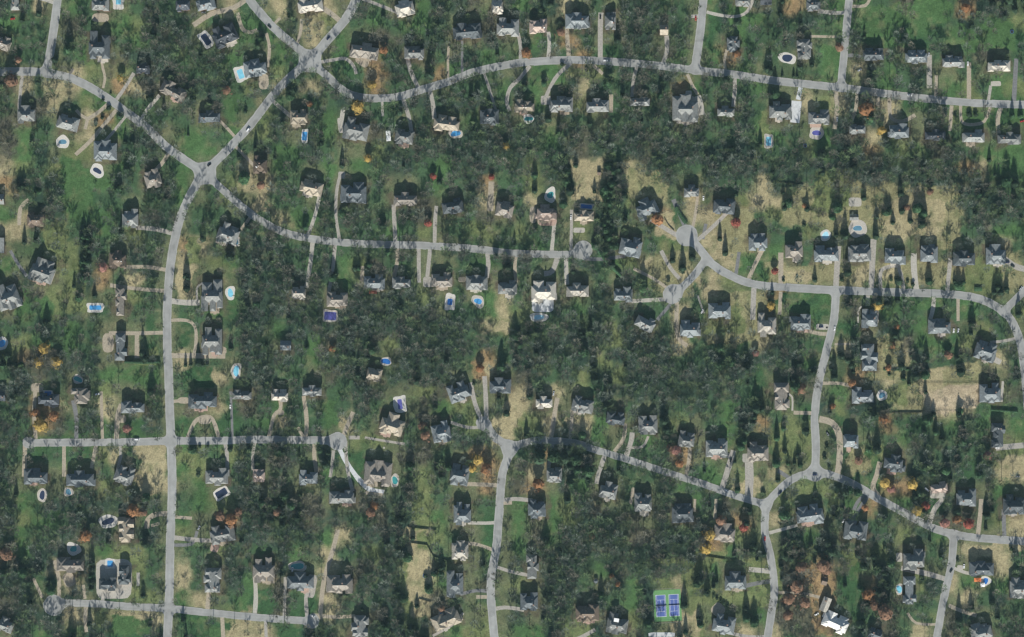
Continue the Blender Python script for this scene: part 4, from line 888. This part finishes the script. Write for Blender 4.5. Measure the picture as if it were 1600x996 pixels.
# ------------------------------------------------------------------ tree meshes
def bare_tree_mesh(seed, h=15.0, r_=4.6, mt='twig'):
    q = random.Random(seed); tk = MB(); cr = MB()
    z1 = h * .34
    tk.tube((0, 0, -.2), (q.uniform(-.2, .2), q.uniform(-.2, .2), z1), .30, .20, 6)
    tk.tube((0, 0, z1 - .1), (q.uniform(-.4, .4), q.uniform(-.4, .4), h * .8), .20, .07, 5)
    tips = []
    for k in range(9):
        a = 2 * math.pi * k / 9 + q.uniform(-.3, .3); zb = z1 + q.uniform(-.05, .3) * h * .6; L = r_ * q.uniform(.55, 1.0)
        e = Vector((math.cos(a) * L * .8, math.sin(a) * L * .8, zb + L * q.uniform(.6, 1.1))); e.z = min(e.z, h * .95)
        cr.tube((0, 0, zb), e, .12, .04, 3); tips.append((Vector((0, 0, zb)), e))
        for _ in range(3):
            f = q.uniform(.35, .9); s_ = Vector((0, 0, zb)).lerp(e, f); a2 = a + q.uniform(-1.1, 1.1); L2 = r_ * q.uniform(.25, .5)
            e2 = s_ + Vector((math.cos(a2) * L2, math.sin(a2) * L2, L2 * q.uniform(.4, 1.1))); cr.tube(s_, e2, .05, .02, 3); tips.append((s_, e2))
    for _ in range(540):
        s_, e = q.choice(tips); p = s_.lerp(e, q.uniform(.4, 1.05)); a = math.atan2(p.y, p.x) + q.uniform(-1.0, 1.0); L = q.uniform(1.0, 2.4)
        d = Vector((math.cos(a) * .8, math.sin(a) * .8, q.uniform(.1, 1.0))).normalized(); sd_ = d.cross(Vector((q.uniform(-1, 1), q.uniform(-1, 1), q.uniform(-1, 1)))).normalized() * q.uniform(.05, .10)
        cr.add([p - sd_, p + sd_, p + d * L], [(0, 1, 2)])
    return tk.mesh('trunk', M['bark']), cr.mesh('crown', M[mt])
def leafy_mesh(seed, h, r_, kind, mt, nleaf=420):
    """kinds: c slim cone, p broad irregular cone, r round/oval crown"""
    q = random.Random(seed); tk = MB(); cr = MB()
    base = h * (.06 if kind == 'c' else .12 if kind == 'p' else .25)
    tk.tube((0, 0, -.2), (0, 0, h * .85), .05 * r_ + .12, .05, 6)
    for k in range(6):
        a = 2 * math.pi * k / 6 + q.uniform(-.3, .3); zz = base + q.uniform(.1, .5) * (h - base); rr = r_ * .6 * (1 - (zz - base) / (h - base))
        tk.tube((0, 0, zz), (math.cos(a) * rr, math.sin(a) * rr, zz + rr * .3), .08, .03, 3)
    lob = [(q.uniform(0, 6.28), q.uniform(.12, .3), q.choice([2, 3, 5])) for _ in range(3)]
    for _ in range(nleaf):
        a = q.uniform(0, 2 * math.pi)
        if kind in 'cp':
            f = 1 - math.sqrt(q.random()) if kind == 'c' else 1 - q.random() ** .6
            f = min(max(f, 0), .99); prof = (1 - f) ** (.75 if kind == 'c' else .62)
            if f < .08: prof *= .8
        else:
            f = q.random(); prof = math.sqrt(max(1 - (2 * f - 1) ** 2, .03))
        irr = 1 + sum(m * math.sin(n_ * a + ph + f * 5) for ph, m, n_ in lob)
        rad = r_ * prof * irr * q.uniform(.55, 1.0) ** .5
        p = Vector((math.cos(a) * rad, math.sin(a) * rad, base + f * (h - base)))
        out = Vector((math.cos(a), math.sin(a), .15 if kind != 'r' else (2 * f - 1))).normalized()
        u = out.cross(Vector((q.uniform(-1, 1), q.uniform(-1, 1), q.uniform(-1, 1)))).normalized(); v = out.cross(u)
        t_ = q.uniform(-.7, .7); v = (v * math.cos(t_) + out * math.sin(t_)).normalized(); sz = q.uniform(.4, .85) * (.6 + .12 * r_)
        cr.add([p - u * sz * .5 - v * sz * .3, p + u * sz * .5 - v * sz * .3, p + v * sz * .9 + out * sz * .25], [(0, 1, 2)])
    if kind in 'cp' or kind == 'r':    # dense inner mass so that the crown is opaque in the middle
        n_ = 9; lev = 6; vs = []
        for l in range(lev):
            f = l / (lev - 1)
            prof = (1 - f) ** .75 if kind != 'r' else math.sqrt(max(1 - (2 * f - 1) ** 2, .0))
            for k in range(n_):
                a = 2 * math.pi * k / n_; rr = r_ * prof * .86 * (1 + q.uniform(-.3, .3)); vs.append((math.cos(a) * rr, math.sin(a) * rr, base + .1 + f * (h - base) * .9))
        cr.add(vs, [(l * n_ + k, l * n_ + (k + 1) % n_, (l + 1) * n_ + (k + 1) % n_, (l + 1) * n_ + k) for l in range(lev - 1) for k in range(n_)])
    return tk.mesh('trunk', M['bark']), cr.mesh('crown', M[mt])

BARE = [bare_tree_mesh(40 + k, 17 + 1.2 * (k % 4), 4.5 + .3 * (k % 4), ['twig', 'twigg', 'twigg', 'twigb', 'twig', 'twigg', 'twigb', 'twig'][k]) for k in range(8)]
CONE = [leafy_mesh(80 + k, 15, 3.7 + .25 * k, 'c', ['needle', 'needle2', 'needle'][k], 620) for k in range(3)]
PINE = [leafy_mesh(90 + k, 15, 5.0 + .35 * k, 'p', ['needle2', 'needle', 'needle2'][k], 900) for k in range(3)]
RND = [leafy_mesh(97, 8, 3.6, 'r', 'needle2', 420)]
AUT = {c: [leafy_mesh(110 + 7 * j + k, 9.5, 5.0, 'r', c, 430) for k in range(2)] for j, c in enumerate(('orange', 'yellow', 'red', 'rust', 'rose'))}
def strip_core(me): return me
SHR = [leafy_mesh(140 + k, 2.2, 1.5, 'r', 'shrub', 200) for k in range(2)]

def plant(name, pair, x, y, sc, szs, rz):
    root = bpy.data.objects.new(name, None); COL.objects.link(root); root.location = P(x, y); root.rotation_euler = (0, 0, rz); root.scale = (sc, sc, sc * szs)
    a = bpy.data.objects.new('trunk', pair[0]); COL.objects.link(a); a.parent = root
    c = bpy.data.objects.new('crown', pair[1]); COL.objects.link(c); c.parent = root
    return root, a, c

def hedge(pts, wd, h, label):
    q = random.Random(len(label)); mb = MB(); p = [P(*a) for a in pts]; o = p[0].copy()
    root = bpy.data.objects.new('hedge', None); COL.objects.link(root); root.location = o
    for a, c in zip(p, p[1:]):
        d = c - a; L = d.length; d.normalize(); nn_ = Vector((-d.y, d.x, 0)); ks = max(2, int(L / 1.5)); ring = []
        for k in range(ks + 1):
            b_ = a - o + d * L * k / ks; w1 = wd * q.uniform(.4, .52); hh = h * q.uniform(.86, 1.0)
            ring += [b_ + nn_ * w1 + Vector((0, 0, -.1)), b_ + nn_ * w1 * .8 + Vector((0, 0, hh * .9)), b_ + Vector((0, 0, hh)), b_ - nn_ * w1 * .8 + Vector((0, 0, hh * .9)), b_ - nn_ * w1 + Vector((0, 0, -.1))]
        mb.add(ring, [(5 * k + j, 5 * k + j + 1, 5 * k + j + 6, 5 * k + j + 5) for k in range(ks) for j in range(4)] + [(0, 4, 3, 2, 1), tuple(5 * ks + j for j in range(5))])
        for k in range(int(L * wd * 3.5)):
            b_ = a - o + d * q.uniform(0, L) + nn_ * q.uniform(-.52, .52) * wd + Vector((0, 0, h * q.uniform(.55, 1.08))); sz = q.uniform(.3, .6)
            u = Vector((q.uniform(-1, 1), q.uniform(-1, 1), q.uniform(-.4, .4))).normalized() * sz; v = Vector((q.uniform(-1, 1), q.uniform(-1, 1), q.uniform(.2, 1))).normalized() * sz
            mb.add([b_ - u * .5, b_ + u * .5, b_ + v], [(0, 1, 2)])
    link('foliage', mb.mesh('foliage', M['needle2']), root); tag(root, label, 'hedge', 'hedges')
hedge([(1056, 324), (1065, 340), (1072, 349)], 4.6, 2.6, 'thick dark hedge running down to the round end of the east crescent')
hedge([(1522, 452), (1534, 452)], 5.0, 2.4, 'short block of hedge on the lawn above the east crescent')
hedge([(1548, 641), (1590, 644)], 2.6, 3.0, 'straight dark hedge east of the sandy paddock')
hedge([(195, 566), (222, 567), (250, 566)], 3.2, 4.0, 'long tall hedge south of the narrow house with the gravel court by the avenue')
hedge([(1380, 578), (1440, 578)], 2.0, 1.8, 'low clipped hedge along a garden north of the sandy paddock')
hedge([(970, 432), (950, 412), (925, 380)], 3.4, 4.0, 'curving hedge west of the lot by the eastern cul-de-sac')

# free ground for trees
HR = [(h[0], h[1], h[2] / 2, h[3] / 2, math.radians(h[4])) for h in HL] + [(p[0], p[1], p[8] / 2, p[9] / 2, math.radians(p[4])) for p in PL] + \
     [(p[0], p[1], p[2] / 2, p[3] / 2, math.radians(p[4])) for p in PADL] + [(1043, 946, 22, 26, 0)] + [(c[0], c[1], 3, 3, 0) for c in CL]
HRA = np.array(HR)
def clear(x, y, m, mroad=None, mdrive=2.0):
    """is the point at least m px from every roof, pool, court; mroad px from roads; mdrive px from driveway edges"""
    dx, dy = x - HRA[:, 0], -(y - HRA[:, 1]); c, s_ = np.cos(HRA[:, 4]), np.sin(HRA[:, 4])
    u, v = np.abs(dx * c + dy * s_) - HRA[:, 2], np.abs(-dx * s_ + dy * c) - HRA[:, 3]
    if (np.maximum(u, v) < m).any(): return False
    if road_sd(x, y) < (m if mroad is None else mroad): return False
    j, i = int(min(max(y, 0), 999) // 4), int(min(max(x, 0), 1599) // 4)
    return DRD[j, i] > mdrive
DX, DY = np.meshgrid(np.arange(2, 1600, 4.0), np.arange(2, 1000, 4.0)); DRD = np.full(DX.shape, 1e9)
for _, wd, pts in DRV: DRD = np.minimum(DRD, segdist(DX, DY, pts) - wd / 2)

SIZE = lambda h: 'tall' if h >= 16 else 'mid-sized' if h >= 12 else 'short'
taken = []
def evergreen(x, y, h, kind):
    fam = dict(c=CONE, p=PINE, r=RND)[kind]; b0 = 15.0 if kind != 'r' else 8.0
    sc = h / b0
    root, a, c = plant('evergreen_tree', R.choice(fam), x, y, sc, R.uniform(.95, 1.08), R.uniform(0, 6.28))
    i, dr, d = by_house(x, y); o, e, sd_, nm = HANDLE[i]
    sh = dict(c='slim', p='broad', r='rounded')[kind]
    lab = uniq(lambda q: f'{q} {sh} evergreen {dr} of the {o} house from {e}, {sd_} side of {nm}', [SIZE(h), SIZE(h) + ' dark', ('close ' if d < 32 else 'outlying ') + SIZE(h), 'another', 'one more'])
    tag(root, lab, 'evergreen tree', 'single evergreens'); taken.append((x, y, fam[0][0] and (2.6 if kind == 'c' else 4.2) * sc / S)); return a, c
nev = 0
BIG = [(x, y, h / 15.5, R.choice([0, 1, 4, 7])) for x, y, h, k in EV if k == 'b']
for x, y, h, k in EV:
    if k != 'b' and clear(x, y, 3, 2.5, 1.0): evergreen(x, y, h, k); nev += 1
for x, y, r_, c in AU:
    if not clear(x, y, 2, 2, .5): continue
    root, a, _ = plant('autumn_tree', R.choice(AUT[c]), x, y, r_ / 5.0, R.uniform(.9, 1.15), R.uniform(0, 6.28))
    i, dr, d = by_house(x, y); o, e, sd_, nm = HANDLE[i]
    cw = dict(orange='orange', yellow='golden yellow', red='red', rust='rust-brown', rose='pinkish red')[c]
    tag(root, uniq(lambda q: f'{q}{cw} tree {dr} of the {o} house from {e}, {sd_} side of {nm}', ['', 'wide ' if r_ > 5.5 else 'small ', 'another ']), 'autumn tree', 'trees in autumn leaf'); taken.append((x, y, r_ / S))
for x, y, r_ in SHL:
    if not clear(x, y, 1, 1, .3): continue
    root, a, _ = plant('round_shrub', R.choice(SHR), x, y, r_ / 1.5, R.uniform(.85, 1.1), R.uniform(0, 6.28))
    i, dr, d = by_house(x, y); o, e, sd_, nm = HANDLE[i]
    tag(root, uniq(lambda q: f'{q}clipped shrub {dr} of the {o} house from {e}, {sd_} side of {nm}', ['', 'small ' if r_ < 2 else 'large ', 'another ']), 'shrub', 'garden shrubs')

# woodland and yard trees from the land cover
DENS = dict(W=(7.2, .16), w=(3.0, .10), D=(5.0, 1.0), B=(4.5, .03), g=(.5, .06), G=(.05, .02), t=(.42, .04), y=(.55, .06), o=(.9, .02), r=(1.2, .05), e=(.5, 1.5), c=(.85, .04))
CLEARP = [p for p in PATCHES if p[4] in 'tsGgo'] + [(82, 945, 36, 36, 'c')]
bare_pts, ev_pts = list(BIG), []
TK = np.array(taken)
occ = {}
for j in range(-2, 42):
    for i in range(-2, 66):
        c = GRID[min(max(j, 0), 39)][min(max(i, 0), 63)]
        for which, dens in enumerate(DENS[c]):
            n_ = int(dens) + (R.random() < dens - int(dens))
            for _ in range(n_):
                for _try in range(4):
                    x, y = (i + R.uniform(-.1, 1.1)) * 25, (j + R.uniform(-.1, 1.1)) * 25
                    sc = R.uniform(.58, 1.22) * (1.0 if c in 'WD' else R.choice([.85, .85, 1.15]))
                    if which == 0 and not clear(x, y, 3.2, .8 if c in 'wWDB' else 2.5, 1.2): continue
                    if which == 1 and not clear(x, y, 6, 4, 4): continue
                    if len(TK) and np.any(np.hypot(TK[:, 0] - x, TK[:, 1] - y) < TK[:, 2] * .95) or (which == 0 and np.any((np.abs(TK[:, 0] - x) < TK[:, 2] * .7) & (y > TK[:, 1]) & (y - TK[:, 1] < 9 + TK[:, 2]) & (R.random() < .75))): continue
                    if which == 0 and c not in 'B' and R.random() < .93 and any(abs(x - a) < ww / 2 + 4 and abs(y - b_) < hh / 2 + 5 for a, b_, ww, hh, pc in CLEARP): continue
                    near = [q for a in (-1, 0, 1) for d in (-1, 0, 1) for q in occ.get((int(x // 12) + a, int(y // 12) + d), [])]
                    if any(math.hypot(q[0] - x, q[1] - y) < 5.0 for q in near): continue
                    if any(p[4] <= 7 and False for p in ()): continue
                    occ.setdefault((int(x // 12), int(y // 12)), []).append((x, y))
                    v = (3 if R.random() < .5 else 6) if c in 'Bo' and R.random() < .75 else R.randrange(8)
                    (bare_pts if which == 0 else ev_pts).append((x, y, sc, v)); break
# trees standing close along the streets, their crowns over the asphalt
for nm, x0, x1, y0, y1, gap in (('middle street', 345, 480, 0, 999, 8), ('middle street', 560, 640, 0, 999, 14), ('middle street', 690, 895, 0, 999, 6), ('northwest diagonal', 185, 285, 0, 999, 11), ('northwest diagonal', 70, 125, 0, 999, 8),
                              ('northwest diagonal', -20, 35, 0, 999, 6), ('top street', 500, 570, 0, 999, 10), ('top street', 690, 780, 0, 999, 13), ('top street', 965, 1180, 0, 999, 9), ('slanting street', 960, 1130, 0, 999, 14), ('slanting street', 820, 930, 0, 999, 8),
                              ('bottom street', 95, 260, 0, 999, 9), ('crossing street', 20, 60, 0, 999, 8), ('crossing street', 150, 200, 0, 999, 12), ('crossing street', 335, 500, 0, 999, 13), ('southeast street', 1395, 1455, 0, 999, 6), ('east crescent', 1340, 1460, 0, 999, 22),
                              ('fork lane', 425, 475, 60, 160, 16), ('fork lane', 520, 560, 0, 60, 12), ('west avenue', 255, 300, 300, 345, 8), ('top street', 1330, 1470, 0, 999, 14), ('south bend', 740, 790, 660, 700, 7)):
    for n2, wd, pts in ROADS:
        if n2 != nm: continue
        for (ax, ay), (bx, by) in zip(pts, pts[1:]):
            L = math.dist((ax, ay), (bx, by))
            for k in range(max(1, round(L / gap))):
                f = R.random(); x, y = ax + (bx - ax) * f, ay + (by - ay) * f
                if not (x0 <= x <= x1 and y0 <= y <= y1): continue
                side = R.choice([-1, 1, 1]); off = wd / 2 + R.uniform(.8, 5)
                nx_, ny_ = -(by - ay) / L, (bx - ax) / L
                if ny_ < 0: nx_, ny_ = -nx_, -ny_
                x += nx_ * off * side; y += ny_ * off * side
                if clear(x, y, 3, .8, .8): bare_pts.append((x, y, R.uniform(.7, 1.1), R.randrange(8)))
# the largest bare trees stand as single things; the rest of the wood is one mass
inview = lambda p: 4 < p[0] < 1596 and 4 < p[1] < 992
order = sorted(range(len(bare_pts)), key=lambda k: -(bare_pts[k][2] + (0 if inview(bare_pts[k]) else -9)))
single = set(order[:298])
refs = {}
for k in sorted(single):
    x, y, sc, v = bare_pts[k]
    root, a, c = plant('bare_tree', BARE[v], x, y, sc * 1.06, R.uniform(.9, 1.1), R.uniform(0, 6.28)); refs.setdefault(v, (a, c))
    i, dr, d = by_house(x, y); o, e, sd_, nm = HANDLE[i]
    tw = 'greenish' if v in (1, 2, 5) else 'brownish' if v in (3, 6) else 'grey'
    lab = uniq(lambda q: f'{q} leafless tree {dr} of the {o} house from {e}, {sd_} side of {nm}', [tw, ('close ' if d < 34 else 'outlying ') + tw, 'another ' + tw, 'taller ' + tw, 'broader ' + tw])
    tag(root, lab, 'bare tree', 'large leafless trees')
for v in range(8):
    if v not in refs: refs[v] = None
erefs = {}
nfree = max(0, 296 - nev)
eo = sorted(range(len(ev_pts)), key=lambda k: -(ev_pts[k][2] + (0 if inview(ev_pts[k]) else -9)))
esing = set(eo[:nfree])
for k in sorted(esing):
    x, y, sc, v = ev_pts[k]; kind = 'c' if v < 2 else 'p'
    a, c = evergreen(x, y, 14 * sc, kind); erefs.setdefault(kind, (a, c))

def wood(name, pts, variants, seed):
    """one stuff object: points that carry tree meshes (instanced by geometry nodes)"""
    r_ = random.Random(seed)
    me = bpy.data.meshes.new(name); me.from_pydata([P(x, y) for x, y, _, _ in pts], [], [])
    for nm, typ, vals in (('tsize', 'FLOAT', [p[2] for p in pts]), ('tturn', 'FLOAT', [r_.uniform(0, 6.28) for _ in pts]), ('tkind', 'INT', [p[3] for p in pts])):
        at_ = me.attributes.new(nm, typ, 'POINT'); at_.data.foreach_set('value', vals)
    o = link(name, me, kind='stuff')
    g = bpy.data.node_groups.new(name + '_nodes', 'GeometryNodeTree')
    g.interface.new_socket('Geometry', in_out='INPUT', socket_type='NodeSocketGeometry'); g.interface.new_socket('Geometry', in_out='OUTPUT', socket_type='NodeSocketGeometry')
    N_ = g.nodes; gi, go = N_.new('NodeGroupInput'), N_.new('NodeGroupOutput')
    ip = N_.new('GeometryNodeInstanceOnPoints'); ip.inputs['Pick Instance'].default_value = True
    jn = N_.new('GeometryNodeJoinGeometry')
    for a, c in variants[::-1]:
        j2 = N_.new('GeometryNodeJoinGeometry'); gti = N_.new('GeometryNodeGeometryToInstance')
        for ob in (a, c):
            oi = N_.new('GeometryNodeObjectInfo'); oi.transform_space = 'ORIGINAL'; oi.inputs['Object'].default_value = ob; g.links.new(oi.outputs['Geometry'], j2.inputs[0])
        g.links.new(j2.outputs[0], gti.inputs[0]); g.links.new(gti.outputs[0], jn.inputs[0])
    def attr(nm, typ):
        q = N_.new('GeometryNodeInputNamedAttribute'); q.data_type = typ; q.inputs['Name'].default_value = nm; return q.outputs['Attribute']
    cx_ = N_.new('ShaderNodeCombineXYZ'); g.links.new(attr('tturn', 'FLOAT'), cx_.inputs['Z'])
    g.links.new(gi.outputs[0], ip.inputs['Points']); g.links.new(jn.outputs[0], ip.inputs['Instance'])
    g.links.new(attr('tkind', 'INT'), ip.inputs['Instance Index']); g.links.new(cx_.outputs[0], ip.inputs['Rotation'])
    g.links.new(attr('tsize', 'FLOAT'), ip.inputs['Scale']); g.links.new(ip.outputs[0], go.inputs[0])
    md = o.modifiers.new('wood', 'NODES'); md.node_group = g
    return o
vmap = [v for v in range(8) if refs[v]]
wood('bare_woodland', [(x, y, s_, vmap.index(v) if v in vmap else 0) for k, (x, y, s_, v) in enumerate(bare_pts) if k not in single], [refs[v] for v in vmap], 3)
ek = sorted(erefs)
rest = [(x, y, 14 * s_ / 15, R.randrange(len(ek))) for k, (x, y, s_, v) in enumerate(ev_pts) if k not in esing]
if rest: wood('evergreen_undergrowth', rest, [erefs[q] for q in ek], 4)
print('TREES', len(bare_pts), len(ev_pts), nev, len(AU), 'houses', len(HL), 'pools', len(PL))

# ------------------------------------------------------------------ the air between the ground and the aircraft
hb = MB(); hb.box(-7000, 7000, -7000, 7000, -1.0, CAM_H + 12)
hm = bpy.data.materials.new('haze_air'); hm.use_nodes = True; hn = hm.node_tree.nodes; hn.remove(hn['Principled BSDF'])
pv = hn.new('ShaderNodeVolumePrincipled'); pv.inputs['Color'].default_value = (.58, .90, 1.0, 1); pv.inputs['Density'].default_value = 1.1e-5; pv.inputs['Anisotropy'].default_value = .0
hm.node_tree.links.new(pv.outputs[0], hn['Material Output'].inputs['Volume'])
link('haze', hb.mesh('haze', hm), kind='stuff')
